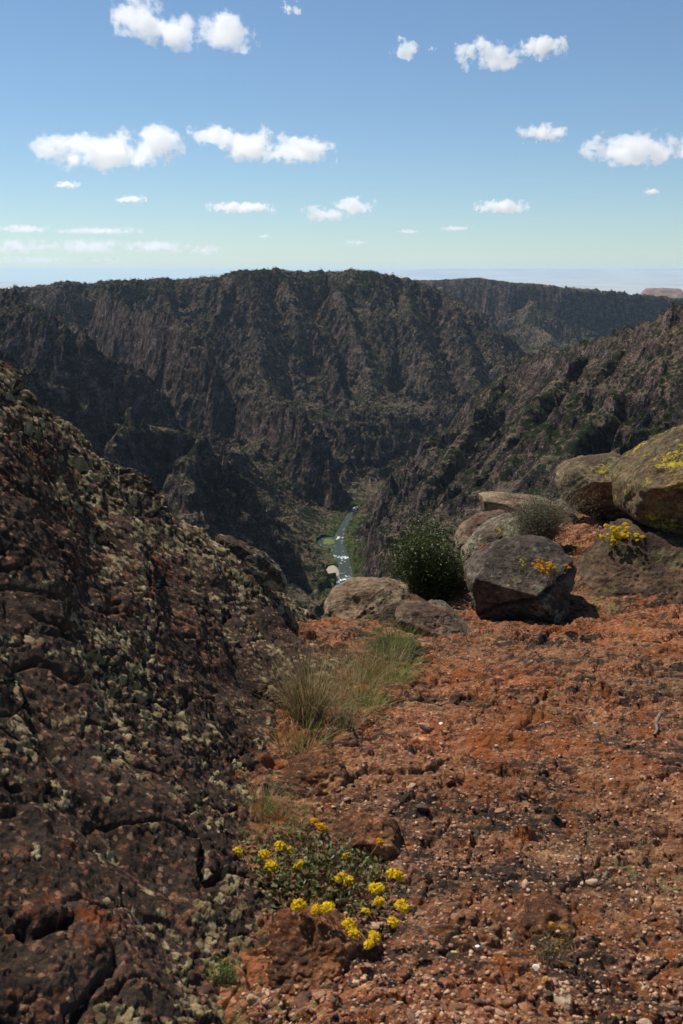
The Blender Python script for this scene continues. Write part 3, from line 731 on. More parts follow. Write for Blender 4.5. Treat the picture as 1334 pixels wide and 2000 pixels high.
# ---- boulders: a convex outline given thickness, rounded, weathered
_ico = {}
def ico(n):
    if n not in _ico:
        bm = bmesh.new(); bmesh.ops.create_icosphere(bm, subdivisions=n, radius=1.0)
        _ico[n] = (np.array([v.co[:] for v in bm.verts]), np.array([[v.index for v in f.verts] for f in bm.faces])); bm.free()
    return _ico[n]
def boulder(name, outline, Y, depth, mat, label, seed, sub=7, rough=0.05, sharp=60.0, cat='boulder', crack=None, lean=0.0, group=None, facets=5, under=0.0, faces=(), knob=0.004):
    "outline: photo points of the silhouette, clockwise; Y metres ahead of its middle; depth metres front to back"
    o2 = np.array([P(a, b, Y) for a, b in outline]); cx, cz = o2[:, 0].mean(), o2[:, 2].mean()
    p = o2[:, [0, 2]] - [cx, cz]
    area = 0.5 * np.sum(p[:, 0] * np.roll(p[:, 1], -1) - np.roll(p[:, 0], -1) * p[:, 1])
    if area < 0: p = p[::-1]
    D, F = ico(sub); n = len(p); planes = []; _rg = np.random.RandomState(seed + 100)
    hd = depth / 2
    for i in range(n):
        a, b = p[i], p[(i + 1) % n]; e = b - a; L = np.hypot(*e)
        if L < 1e-6: continue
        nx, nz = e[1] / L, -e[0] / L; h = nx * a[0] + nz * a[1]
        h = max(h, 0.02)
        planes.append((nx, 0, nz, h))
        for sgn in (-1, 1):
            for ph in (48,):
                c, s = math.cos(R(ph)), math.sin(R(ph)); planes.append((nx * c, sgn * s, nz * c, (h * c + hd * s) * _rg.uniform(0.66, 0.92)))
    planes.append((0, 1, 0.1, hd)); planes.append((0, -1, 0.05, hd))
    if under: planes.append((0.1, -0.72, -0.69, under * math.hypot(hd * .72, 0.5 * (p[:, 1].max() - p[:, 1].min()) * .69)))
    rx_, rz_ = 0.5 * np.ptp(p[:, 0]), 0.5 * np.ptp(p[:, 1])
    for (fa, fb, fc_, fr_) in faces:
        L = math.sqrt(fa * fa + fb * fb + fc_ * fc_); fa, fb, fc_ = fa / L, fb / L, fc_ / L
        planes.append((fa, fb, fc_, fr_ * math.sqrt((fa * rx_) ** 2 + (fb * hd) ** 2 + (fc_ * rz_) ** 2)))
    for i in range(facets if not faces else 1):
        u = _rg.normal(size=3); u[1] = -abs(u[1]) - 0.3; u /= np.linalg.norm(u)
        h = max(u[0] * q[0] + u[2] * q[1] for q in p); planes.append((u[0], u[1], u[2], (abs(h) + hd * abs(u[1])) * _rg.uniform(0.66, 0.85)))
    s_ = np.zeros(len(D))
    for a, b, c, h in planes:
        L = math.sqrt(a * a + b * b + c * c); q = np.maximum((D[:, 0] * a + D[:, 1] * b + D[:, 2] * c) / L, 0) / (h / 1.0)
        s_ += q ** sharp
    r = s_ ** (-1.0 / sharp)
    V = D * r[:, None]
    size = np.sqrt(abs(area)); f = 1.0 / size
    x, y, z = V[:, 0] + seed * 3.7, V[:, 1], V[:, 2]
    dd = rough * size * (1.5 * fbm3(x * f * 1.6, y * f * 1.6, z * f * 1.6, 3, seed) + 0.5 * (1 - 2.2 * np.abs(fbm3(x * f * 4, y * f * 4, z * f * 5, 4, seed + 1))))
    dd += 0.014 * fbm3(x * 9, y * 9, z * 14, 5, seed + 2, 0.62) - 0.010 * np.maximum(0, 1 - 6 * np.abs(n3(x * 2.6 + z * 2, y * 2.6, z * 3.3 - x, seed + 6))) + 0.006 * fbm3(x * 42, y * 42, z * 42, 3, seed + 3)
    if knob: dd += knob * (np.abs(fbm3(x * 22, y * 22, z * 22, 3, seed + 4, 0.6)) * 2.2 - 0.4) + knob * 1.2 * fbm3(x * 9, y * 9, z * 9, 3, seed + 12)
    pit = fbm3(x * 8, y * 8, z * 8, 3, seed + 5); dd -= 0.018 * sstep(0.28, 0.55, pit)
    ly = (z + 0.35 * x + 0.2 * y) * 7 + 1.3 * fbm3(x * 2, y * 2, z * 2, 3, seed + 7); lf = ly - np.floor(ly); dd += 0.016 * (lf - sstep(0.8, 1.0, lf)) * sstep(-0.1, 0.3, fbm3(x * 1.5, y * 1.5, z * 1.5, 2, seed + 8))
    if crack:
        for (x0, z0, x1, z1, wd, dp) in crack:      # a cleft through two photo points
            a = np.array(P(x0, z0, Y)); b = np.array(P(x1, z1, Y)); t = (b - a)[[0, 2]]; t /= np.hypot(*t); nn = np.array([t[1], -t[0]])
            s = (V[:, 0] + cx - a[0]) * nn[0] + (V[:, 2] + cz - a[2]) * nn[1] + 0.03 * n3(x * 6, y * 3, z * 6, seed + 9)
            dd -= dp * np.exp(-(s / wd) ** 2)
    V = V * (1 + dd / np.maximum(r, 1e-6))[:, None]
    V[:, 1] += lean * V[:, 2]
    me = mesh_np(name, V, tris=F, mat=mat)
    o = link(name, me, loc=(cx, Y, cz))
    tag(o, label, cat, group)
    return o

def rock_mat(name, c0, c1, c2, lichc=(0.33, 0.33, 0.21), lich=0.5, yellow=0.0, dark=0.5, streak=(1, 1, 1)):
    k = NT(name)
    n2_ = k.noise(5, 6, 0.65, k.map(scale=streak)); n3_ = k.noise(30, 6, 0.72); n4 = k.noise(110, 4, 0.7)
    col = k.ramp(n2_, [(0.32, c0), (0.5, c1), (0.68, c2)])
    col = k.mix(1.0, col, k.ramp(n3_, [(0.36, 0.35), (0.64, 1.3)]), 'MULTIPLY')
    col = k.mix(1.0, col, k.ramp(k.noise(1.8, 3, 0.6, k.map(loc=(4, 4, 9))), [(0.35, 0.55), (0.65, 1.15)]), 'MULTIPLY')
    col = k.mix(k.math('MULTIPLY', k.ramp(k.noise(9, 6, 0.75, k.map(loc=(5, 5, 1))), [(0.50, 0.0), (0.60, 0.9)]), dark), col, (0.045, 0.038, 0.034))
    lm = k.math('ADD', k.math('MULTIPLY', k.noise(3.0, 4, 0.6, k.map(loc=(3, 1, 8))), 0.5), k.math('MULTIPLY', k.noise(24, 5, 0.75, k.map(loc=(1, 5, 9))), 0.5))
    th = 0.62 - 0.14 * lich
    col = k.mix(k.ramp(lm, [(th, 0.0), (th + 0.045, 0.85)]), col, k.mix(n3_, tuple(v * 0.45 for v in lichc), lichc))
    if yellow:
        ym = k.math('ADD', k.math('MULTIPLY', k.noise(3.6, 4, 0.65, k.map(loc=(8, 2, 3))), 0.42), k.math('MULTIPLY', k.noise(26, 6, 0.85, k.map(loc=(6, 5, 2))), 0.60))
        th = 0.62 - 0.12 * yellow
        col = k.mix(k.ramp(ym, [(th, 0.0), (th + 0.03, 0.95)]), col, k.mix(n3_, (0.28, 0.22, 0.015), (0.66, 0.52, 0.03)))
    h = k.math('ADD', k.math('MULTIPLY', n3_, 1.0), k.math('MULTIPLY', n4, 0.4))
    return k.done(col, 0.88, k.bump(h, 0.95, 0.016), 0.12)
M_tan = rock_mat('tan_granite', (0.15, 0.092, 0.052), (0.34, 0.225, 0.13), (0.50, 0.36, 0.225), lich=0.45, dark=0.35)
M_gray = rock_mat('grey_granite', (0.060, 0.046, 0.036), (0.155, 0.118, 0.090), (0.26, 0.20, 0.155), lich=0.42, yellow=0.12, dark=0.3)
M_brown = rock_mat('brown_granite', (0.12, 0.07, 0.048), (0.25, 0.15, 0.10), (0.38, 0.25, 0.165), lich=0.55, dark=0.45)
M_yell = rock_mat('yellow_lichened_granite', (0.075, 0.05, 0.028), (0.18, 0.115, 0.062), (0.29, 0.19, 0.11), (0.21, 0.19, 0.095), lich=0.7, yellow=0.55, dark=0.6)
M_yell2 = rock_mat('ochre_granite', (0.09, 0.06, 0.035), (0.21, 0.145, 0.085), (0.38, 0.28, 0.18), (0.28, 0.26, 0.15), lich=0.6, yellow=0.25, dark=0.5)
M_pale = rock_mat('pale_lichened_granite', (0.17, 0.125, 0.085), (0.33, 0.27, 0.19), (0.48, 0.42, 0.30), (0.42, 0.39, 0.27), lich=0.6, dark=0.35)
M_mott = rock_mat('mottled_granite', (0.09, 0.06, 0.045), (0.24, 0.17, 0.12), (0.40, 0.31, 0.22), (0.36, 0.34, 0.22), lich=0.8, dark=0.7, yellow=0.15)
M_moss = rock_mat('mossy_brown_rock', (0.045, 0.032, 0.02), (0.14, 0.085, 0.05), (0.28, 0.155, 0.095), (0.18, 0.16, 0.07), lich=0.6, dark=0.6)
M_crest = rock_mat('knobbly_lichen_crust', (0.05, 0.035, 0.028), (0.14, 0.095, 0.065), (0.28, 0.19, 0.13), (0.46, 0.40, 0.26), lich=0.8, dark=0.6)
M_mound = conglomerate('mossy_conglomerate', rust=0.4, lich=1.0, dark=0.55, stones=False)

boulder('boulder', [(1228,945),(1240,925),(1268,898),(1305,872),(1360,848),(1430,832),(1490,880),(1500,1010),(1460,1085),(1390,1085),(1315,1050),(1243,1035),(1226,1000)], 6.25, 1.35, M_yell, 'largest overhanging boulder splashed with yellow lichen at the right edge', 3, rough=0.03, lean=0.05, faces=[(-.45,-.40,.80,.66),(-.15,-.80,-.58,.40),(.15,-.62,.77,.66),(-.85,-.5,-.1,.8)])
boulder('boulder', [(1096,935),(1110,915),(1150,900),(1205,893),(1260,905),(1280,960),(1260,1010),(1200,1018),(1130,1003),(1100,972)], 8.0, 0.9, M_yell2, 'dome topped brown boulder with shaded ochre side between slab and yellow lichened boulder', 5, rough=0.035, lean=0.05, faces=[(-.1,-.45,.88,.66),(-.1,-.80,-.60,.40),(-.65,-.72,.25,.7),(.5,-.8,.1,.65)])
boulder('boulder', [(941,950),(947,938),(958,938),(1035,968),(1085,982),(1120,985),(1120,1010),(1040,1018),(990,1012),(948,1005),(941,980)], 8.3, 0.7, M_tan, 'pale tan wedge shaped slab pointing up behind the grey shrub', 8, rough=0.02, sharp=90, faces=[(.22,-.55,.80,.45),(-.3,-.9,-.2,.7)])
boulder('boulder', [(1080,985),(1120,975),(1180,985),(1190,1010),(1150,1020),(1080,1012)], 8.6, 0.4, M_pale, 'low flat pale stone tucked behind the grey shrub', 9, sub=6, rough=0.03)
boulder('boulder', [(890,1062),(905,1035),(935,1012),(985,1005),(1010,1015),(1005,1045),(960,1070),(910,1085)], 7.6, 0.6, M_brown, 'rounded brown boulder right behind the leafy green bush', 11, rough=0.03, faces=[(-.3,-.5,.81,.5),(-.2,-.9,-.3,.7)])
boulder('boulder', [(908,1085),(920,1062),(960,1035),(1010,1012),(1060,1030),(1070,1060),(1030,1090),(970,1110),(925,1128),(908,1110)], 7.0, 0.6, M_mott, 'lichen spotted boulder below the grey shrub, resting on the cracked rock', 13, rough=0.045, faces=[(-.45,-.5,.74,.5),(.2,-.85,-.3,.6)])
boulder('boulder', [(918,1138),(930,1112),(975,1080),(1020,1066),(1075,1068),(1110,1085),(1125,1110),(1108,1160),(1085,1205),(1020,1250),(965,1245),(935,1205)], 5.5, 0.75, M_gray, 'smooth dark grey boulder split by a diagonal crack', 15, rough=0.02, sharp=70, under=0.8, crack=[(945,1195,1095,1118,0.012,0.05),(1020,1228,1095,1170,0.008,0.025)], lean=0.1, faces=[(-.08,-.60,.80,.46),(-.38,-.78,-.50,.46),(.50,-.80,.15,.60),(.1,-.8,-.6,.72)])
boulder('boulder', [(1118,1195),(1142,1140),(1178,1090),(1215,1056),(1290,1050),(1400,1075),(1500,1100),(1520,1210),(1400,1245),(1250,1245),(1150,1235),(1122,1220)], 5.95, 1.2, M_moss, 'broad mossy brown mound of rock under the overhanging yellow lichened boulder', 17, rough=0.05, faces=[(-.35,-.55,.76,.55),(.1,-.85,.3,.7)], knob=0.012)
boulder('boulder', [(634,1198),(648,1172),(690,1157),(760,1153),(800,1165),(810,1215),(780,1260),(700,1275),(650,1250)], 5.55, 0.9, M_tan, 'flat layered tan rock at the brink left of the leafy bush', 19, rough=0.04, knob=0.009, faces=[(-.1,-.5,.86,.5),(-.1,-.9,-.2,.75),(-.7,-.6,.3,.7)])
boulder('boulder', [(690,1240),(705,1215),(740,1195),(790,1185),(840,1190),(860,1230),(840,1270),(740,1280)], 5.4, 0.6, M_moss, 'rounded brown rock behind the bright green grass', 21, rough=0.06, knob=0.01, faces=[(-.2,-.5,.84,.55),(.1,-.9,-.2,.6)])
boulder('boulder', [(776,1205),(795,1188),(830,1190),(875,1205),(925,1240),(930,1258),(870,1262),(800,1250)], 5.25, 0.45, M_brown, 'low brown rock behind dry orange grass stalks', 23, rough=0.06, knob=0.008, faces=[(.2,-.5,.84,.5),(-.2,-.9,-.1,.6)])
boulder('boulder', [(826,1190),(845,1180),(875,1190),(905,1215),(930,1245),(905,1252),(860,1225)], 5.5, 0.4, M_pale, 'pale lichened rock with sloping top beside the foot of the leafy bush', 25, rough=0.04)
boulder('boulder', [(690,1295),(705,1276),(745,1262),(800,1260),(845,1276),(860,1298),(840,1312),(760,1316),(700,1310)], 4.75, 0.45, M_moss, 'low dark mossy hump beside the bright green grass', 27, rough=0.05, knob=0.012)
boulder('boulder', [(520,1860),(530,1830),(562,1812),(620,1812),(690,1836),(738,1868),(742,1905),(715,1950),(650,1990),(560,1985),(525,1930)], 1.98, 0.30, M_mound, 'knobbly dark red rock below the yellow flower clump', 29, rough=0.06, knob=0.012, faces=[(-.1,-.5,.86,.6),(.1,-.9,-.4,.6),(.7,-.6,.3,.65)])
boulder('boulder', [(405,1062),(425,1045),(462,1058),(512,1084),(546,1116),(562,1160),(540,1168),(500,1142),(440,1100),(400,1080)], 5.05, 0.20, M_crest, 'long lichen covered rock capping the crest of the left slope', 31, rough=0.10)
boulder('boulder', [(1012,1800),(1030,1775),(1070,1765),(1110,1780),(1118,1815),(1090,1845),(1040,1840)], 2.16, 0.14, M_mound, 'rounded pinkish cobble beside the small orange flowers', 33, sub=6, rough=0.06, knob=0.005)
boulder('boulder', [(552,1515),(575,1492),(625,1488),(668,1500),(680,1530),(640,1550),(575,1552)], 3.0, 0.22, M_mound, 'pinkish ledge rock at the foot of the large tuft', 35, sub=6, rough=0.06, knob=0.008)
boulder('boulder', [(640,1655),(655,1630),(700,1610),(760,1625),(790,1660),(760,1690),(680,1690)], 2.6, 0.22, M_mound, 'pinkish hump of rock behind the yellow flower clump', 37, sub=6, rough=0.07, knob=0.008)
# ------------------------------------------------------------------ plants, loose stones
def surf(px, py, f=None):
    "where the sight line through a photo point meets the ledge"
    a = ray(px, py); t = np.linspace(1.2, 11, 1500); x, y, z = a[0] * t, a[1] * t, a[2] * t
    g = (f or (lambda x, y: ground_z(x, y, False)[0]))(x, y)
    i = int(np.argmax(z < g)) if (z < g).any() else -1
    return float(x[i]), float(y[i]), float(g[i])
def slabz(x, y): return np.maximum(slab_f(x, y), ground_z(x, y, False)[0])

def simple(name, c0, c1, scale=8, rough=0.8, trans=0.0):
    k = NT(name); col = k.mix(k.ramp(k.noise(scale, 3, 0.6), [(0.35, 0), (0.65, 1)]), c0, c1)
    k.done(col, rough, None, 0.25)
    if trans:
        tr = k.n('ShaderNodeBsdfTranslucent'); k.l(col, tr.inputs[0]); mx = k.n('ShaderNodeMixShader'); mx.inputs[0].default_value = trans
        k.l(k.b.outputs[0], mx.inputs[1]); k.l(tr.outputs[0], mx.inputs[2]); k.l(mx.outputs[0], k.out.inputs[0])
    return k.m
G_dry = simple('dry_grass', (0.30, 0.21, 0.09), (0.50, 0.40, 0.22), 20, trans=0.3)
G_mix = simple('olive_grass', (0.07, 0.06, 0.02), (0.36, 0.27, 0.12), 9, trans=0.3)
G_green = simple('green_grass', (0.09, 0.15, 0.02), (0.24, 0.31, 0.07), 14, trans=0.3)
G_rust = simple('rusty_grass', (0.28, 0.12, 0.05), (0.42, 0.25, 0.11), 20, trans=0.3)
L_green = simple('bush_leaf', (0.032, 0.046, 0.012), (0.13, 0.15, 0.042), 12, 0.5, 0.25)
L_grey = simple('sage_leaf', (0.10, 0.10, 0.055), (0.22, 0.21, 0.125), 15, 0.8, 0.2)
L_buck = simple('mat_leaf', (0.075, 0.088, 0.024), (0.18, 0.175, 0.06), 30, 0.6, 0.2)
L_pale = simple('silver_leaf', (0.22, 0.22, 0.17), (0.42, 0.40, 0.32), 30, 0.8, 0.1)
L_red = simple('reddish_leaf', (0.15, 0.05, 0.025), (0.24, 0.11, 0.05), 30, 0.7, 0.2)
W_stem = simple('stem_bark', (0.12, 0.085, 0.06), (0.26, 0.20, 0.15), 30)
W_rstem = simple('red_stem', (0.20, 0.10, 0.05), (0.30, 0.19, 0.10), 30)
F_yel = simple('yellow_petal', (0.72, 0.42, 0.004), (0.88, 0.66, 0.02), 90, 0.7, 0.25)
F_ora = simple('orange_petal', (0.62, 0.23, 0.006), (0.80, 0.45, 0.015), 90, 0.7, 0.2)

class MB:
    def __init__(s): s.v = []; s.q = []; s.t = []; s.n = 0
    def add(s, V, q=None, t=None):
        s.v.append(np.asarray(V, float))
        if q is not None: s.q.append(np.asarray(q) + s.n)
        if t is not None: s.t.append(np.asarray(t) + s.n)
        s.n += len(V)
    def build(s, name, mat, parent=None, smooth=True):
        me = mesh_np(name, np.concatenate(s.v), np.concatenate(s.q) if s.q else None, np.concatenate(s.t) if s.t else None, mat, smooth)
        return link(name, me, parent)
def strip(mb, p, w0, w1, side):
    "flat tapering ribbon along points p"
    n = len(p); w = np.linspace(w0, w1, n)[:, None]
    V = np.concatenate([p - side * w / 2, p + side * w / 2]); i = np.arange(n - 1)
    mb.add(V, q=np.stack([i, i + 1, i + 1 + n, i + n], 1))
def tube(mb, p, r0, r1, k_=5):
    n = len(p); r = np.linspace(r0, r1, n); a = np.arange(k_) * 2 * np.pi / k_
    T = np.gradient(p, axis=0); T /= np.linalg.norm(T, axis=1, keepdims=True) + 1e-9
    ref = np.array([0.3, 1.0, 0.2]); S = np.cross(T, ref); S /= np.linalg.norm(S, axis=1, keepdims=True); U = np.cross(T, S)
    V = p[:, None] + r[:, None, None] * (np.cos(a)[None, :, None] * S[:, None] + np.sin(a)[None, :, None] * U[:, None])
    i = np.arange(n * k_).reshape(n, k_); j = np.roll(i, -1, 1)
    mb.add(V.reshape(-1, 3), q=np.stack([i[:-1], j[:-1], j[1:], i[1:]], -1).reshape(-1, 4))
def blades(n, height, spread, rg, w=0.0026, droop=0.5, base=0.03, lean=(0, 0)):
    mb = MB()
    for i in range(n):
        a = rg.uniform(0, 6.283); b = rg.uniform(0, 1) ** 0.6; h = height * rg.uniform(0.45, 1.05)
        s0 = np.array([math.cos(a), math.sin(a), 0]); out = spread * b * rg.uniform(.6, 1.2)
        t = np.linspace(0, 1, 7)[:, None]; az_ = a + rg.normal() * .5; dr_ = np.array([math.cos(az_), math.sin(az_), 0])
        d = droop * rg.uniform(0, 1) ** 2
        p = s0 * base * b + dr_ * out * t ** 1.5 + np.array([0, 0, 1.0]) * h * (t - d * t ** 3) + np.array([lean[0], lean[1], 0]) * t ** 1.6 * h
        p = p + rg.normal(size=3) * 0.012 * t ** 2
        side = np.array([-math.sin(az_), math.cos(az_), 0]) * .8 + rg.normal(size=3) * .4; side /= np.linalg.norm(side)
        strip(mb, p, w * rg.uniform(.7, 1.2), w * .15, side)
    return mb
def tuft(px, py, n, hpx, mats, label, seed, spread=.6, droop=.5, base=None, w=.0026, group='grass tufts growing on the ledge', f=None, lean=(0, 0), cat='grass tuft'):
    x, y, z = surf(px, py, f); h = hpx / FPX * y * 1.03; rg = np.random.RandomState(seed)
    root = empty('grass_tuft', (x, y, z - 0.01)); tag(root, label, cat, group)
    for m, fr, nm in mats:
        blades(max(3, int(n * fr)), h, h * spread, rg, w, droop, base or h * .15, lean).build(nm, m, root)
    return root
G1 = 'grass tufts growing on the ledge'
t = tuft(600, 1412, 620, 200, [(G_mix, .5, 'leaves'), (G_dry, .5, 'dry_leaves')], 'largest tuft of grass, straw and olive, arching beside the dark slope', 1, .50, .7, .06, .0032)
rg = np.random.RandomState(77); mb = MB()
for i in range(16):
    a = rg.uniform(-2.6, -0.2) if i % 3 else rg.uniform(0, 3); L = rg.uniform(.22, .40); tt = np.linspace(0, 1, 9)[:, None]
    d = np.array([math.cos(a + 1.2) * .9 - .25, math.sin(a) * .4, 0]); p = d * L * .75 * tt ** 1.2 + np.array([0, 0, 1]) * L * (1.1 * tt - .75 * rg.uniform(.2, 1) * tt ** 2.6); strip(mb, p, .0028, .0012, np.array([.7, .3, .6]))
mb.build('seed_stalks', G_dry, t)
tuft(665, 1425, 200, 80, [(G_mix, .3, 'leaves'), (G_dry, .7, 'dry_leaves')], 'low dry straw clump in the shade right of the largest tuft', 2, 0.7, .9, .07)
tuft(590, 1455, 260, 75, [(G_green, .45, 'leaves'), (G_dry, .55, 'dry_leaves')], 'short mixed green and straw clump at the foot of the largest tuft', 3, .9, .8, .10)
tuft(690, 1345, 240, 85, [(G_mix, .4, 'leaves'), (G_dry, .6, 'dry_leaves')], 'dry straw clump between the largest tuft and the green grass', 4, .9, .8, .10)
tuft(750, 1332, 480, 100, [(G_green, .7, 'leaves'), (G_dry, .3, 'dry_leaves')], 'bright green grass clump in front of the low mossy hump', 5, .75, .6, .12, .0024)
tuft(765, 1272, 380, 75, [(G_green, .85, 'leaves'), (G_dry, .15, 'dry_leaves')], 'short bright green grass on top of the low mossy hump', 6, .8, .5, .10, .0024)
tuft(712, 1380, 260, 60, [(G_green, .7, 'leaves'), (G_dry, .3, 'dry_leaves')], 'dark green low grass at the gravel edge right of the largest tuft', 7, .9, .6, .09)
tuft(835, 1262, 40, 62, [(G_rust, 1, 'dry_leaves')], 'sparse rusty orange dry stalks before the low brown rock', 8, .5, .4, .06, .0022)
tuft(905, 1238, 40, 48, [(G_dry, 1, 'dry_leaves')], 'sparse pale dry stalks beside the cracked grey boulder', 9, .6, .5, .05, .0022)
tuft(515, 1580, 260, 60, [(G_green, .6, 'leaves'), (G_dry, .4, 'dry_leaves')], 'small green grass clump above the yellow flower clump', 10, .8, .5, .05, .0018)
tuft(560, 1610, 260, 52, [(G_green, .5, 'leaves'), (G_dry, .5, 'dry_leaves')], 'thin green grass right against the yellow flower clump', 11, .9, .5, .07, .0018)
tuft(495, 1640, 70, 38, [(G_green, .5, 'leaves'), (G_dry, .5, 'dry_leaves')], 'sparse dry green grass at the left tip of the yellow flower clump', 12, .9, .5, .05, .0018)
tuft(420, 1975, 150, 70, [(G_green, .6, 'leaves'), (G_mix, .4, 'dry_leaves')], 'dark green grass at the bottom edge left of the knobbly red rock', 13, .9, .5, .08, .0017)
tuft(500, 1990, 130, 60, [(G_green, .6, 'leaves'), (G_mix, .4, 'dry_leaves')], 'dark green grass at the bottom edge just under the knobbly red rock', 14, .9, .5, .07, .0017)
tuft(925, 1258, 60, 22, [(G_dry, .6, 'dry_leaves'), (G_green, .4, 'leaves')], 'short pale grass in the gap under the cracked grey boulder', 15, 1.0, .5, .12, .002)
tuft(1010, 1262, 60, 22, [(G_mix, .6, 'dry_leaves'), (G_green, .4, 'leaves')], 'short olive grass under the right end of the cracked grey boulder', 16, 1.0, .5, .12, .002)

tuft(652, 1318, 160, 55, [(G_dry, .5, 'dry_leaves'), (G_mix, .5, 'leaves')], 'matted brown dry grass in the hollow below the layered tan rock', 17, 1.1, .9, .13, .0026)
tuft(700, 1300, 140, 45, [(G_rust, .5, 'dry_leaves'), (G_mix, .5, 'leaves')], 'rusty matted grass at the left of the low mossy hump', 18, 1.1, .9, .13, .0026)
tuft(640, 1385, 180, 60, [(G_dry, .7, 'dry_leaves'), (G_mix, .3, 'leaves')], 'flattened straw between the largest tuft and the dry straw clump', 19, 1.1, .95, .12, .0026)
tuft(720, 1420, 90, 30, [(G_dry, .6, 'dry_leaves'), (G_rust, .4, 'leaves')], 'thin wiry litter of dry stalks on the gravel right of the straw clump', 20, 1.2, .95, .10, .002)

def leaf_quads(mb, c, n, L, W, rg, cup=.25):
    "n pointed leaves at centres c (n,3) with random attitudes; two folded triangles pairs each"
    A = rg.normal(size=(n, 3)); A[:, 2] = np.abs(A[:, 2]) * .6 + .1; A /= np.linalg.norm(A, axis=1, keepdims=True)
    B = np.cross(A, rg.normal(size=(n, 3))); B /= np.linalg.norm(B, axis=1, keepdims=True); Nn = np.cross(A, B)
    l = (L * rg.uniform(.6, 1.2, n))[:, None]; w_ = (W * rg.uniform(.7, 1.2, n))[:, None]
    v = np.stack([c, c + A * l * .5 + B * w_ + Nn * w_ * cup, c + A * l, c + A * l * .5 - B * w_ + Nn * w_ * cup, c + A * l * .45 - Nn * w_ * .1], 1)
    i = np.arange(n)[:, None] * 5
    t = np.concatenate([i + [0, 1, 4], i + [1, 2, 4], i + [2, 3, 4], i + [3, 0, 4]])
    mb.add(v.reshape(-1, 3), t=t)
def shrub(name, base, wdt, hgt, dep, nstem, nleaf, L, W, leafm, label, seed, cat='shrub', lobes=7, group=None, stemr=.006, fill=.75):
    rg = np.random.RandomState(seed); root = empty(name, base); tag(root, label, cat, group)
    lb = []
    for i in range(lobes):
        a = rg.uniform(0, 6.28); q = rg.uniform(.15, 1.0)
        lb.append((np.array([math.cos(a) * q * wdt * .36, math.sin(a) * q * dep * .36, hgt * rg.uniform(.28, .74)]), rg.uniform(.15, .36) * min(wdt, hgt * 1.4)))
    sm = MB(); tips = []
    for i in range(nstem):
        c, r = lb[i % lobes]; u = rg.normal(size=3); u /= np.linalg.norm(u); tip = c + u * r * rg.uniform(.6, 1.25); tip[2] = max(tip[2], .04)
        t = np.linspace(0, 1, 6)[:, None]; b0 = rg.normal(size=3) * .02; b0[2] = -.03
        mid = np.array([tip[0] * .35, tip[1] * .35, tip[2] * .62]); p = (1 - t) ** 2 * b0 + 2 * t * (1 - t) * mid + t * t * tip
        tube(sm, p, stemr * rg.uniform(.5, 1), stemr * .15, 4); tips.append(p)
    sm.build('stems', W_stem, root)
    lm = MB(); tp = np.array(tips); k_ = rg.randint(0, nstem, nleaf); s_ = rg.uniform(.35, 1.0, nleaf) ** .6
    f = s_ * 5; i0 = np.minimum(f.astype(int), 4); fr = (f - i0)[:, None]; c = tp[k_, i0] * (1 - fr) + tp[k_, i0 + 1] * fr
    c = c + rg.normal(size=(nleaf, 3)) * np.array([.045, .045, .04]) * (wdt / .5) * fill
    leaf_quads(lm, c, nleaf, L, W, rg); lm.build('leaves', leafm, root)
    return root
shrub('leafy_bush', P(842, 1196, 6.0), .66, .68, .55, 150, 16000, .020, .0062, L_green, 'rounded dark green leafy bush growing at the brink in the middle', 41, 'bush', 11)
shrub('twiggy_shrub', P(1062, 1062, 6.75), .72, .44, .5, 420, 11000, .017, .0026, L_grey, 'low grey green twiggy shrub among the boulders', 42, 'shrub', 12, stemr=.003, fill=.5)
shrub('twiggy_shrub', P(905, 1060, 7.9), .26, .20, .2, 80, 600, .014, .0015, L_grey, 'small straw coloured tuft of twigs behind the leafy bush', 43, 'shrub', 5, stemr=.002, fill=.5)
shrub('twiggy_shrub', P(1330, 880, 8.6), .34, .22, .2, 60, 350, .012, .0015, L_grey, 'bare pale twigs sticking up behind the largest boulder', 44, 'shrub', 5, stemr=.0025, fill=.4)

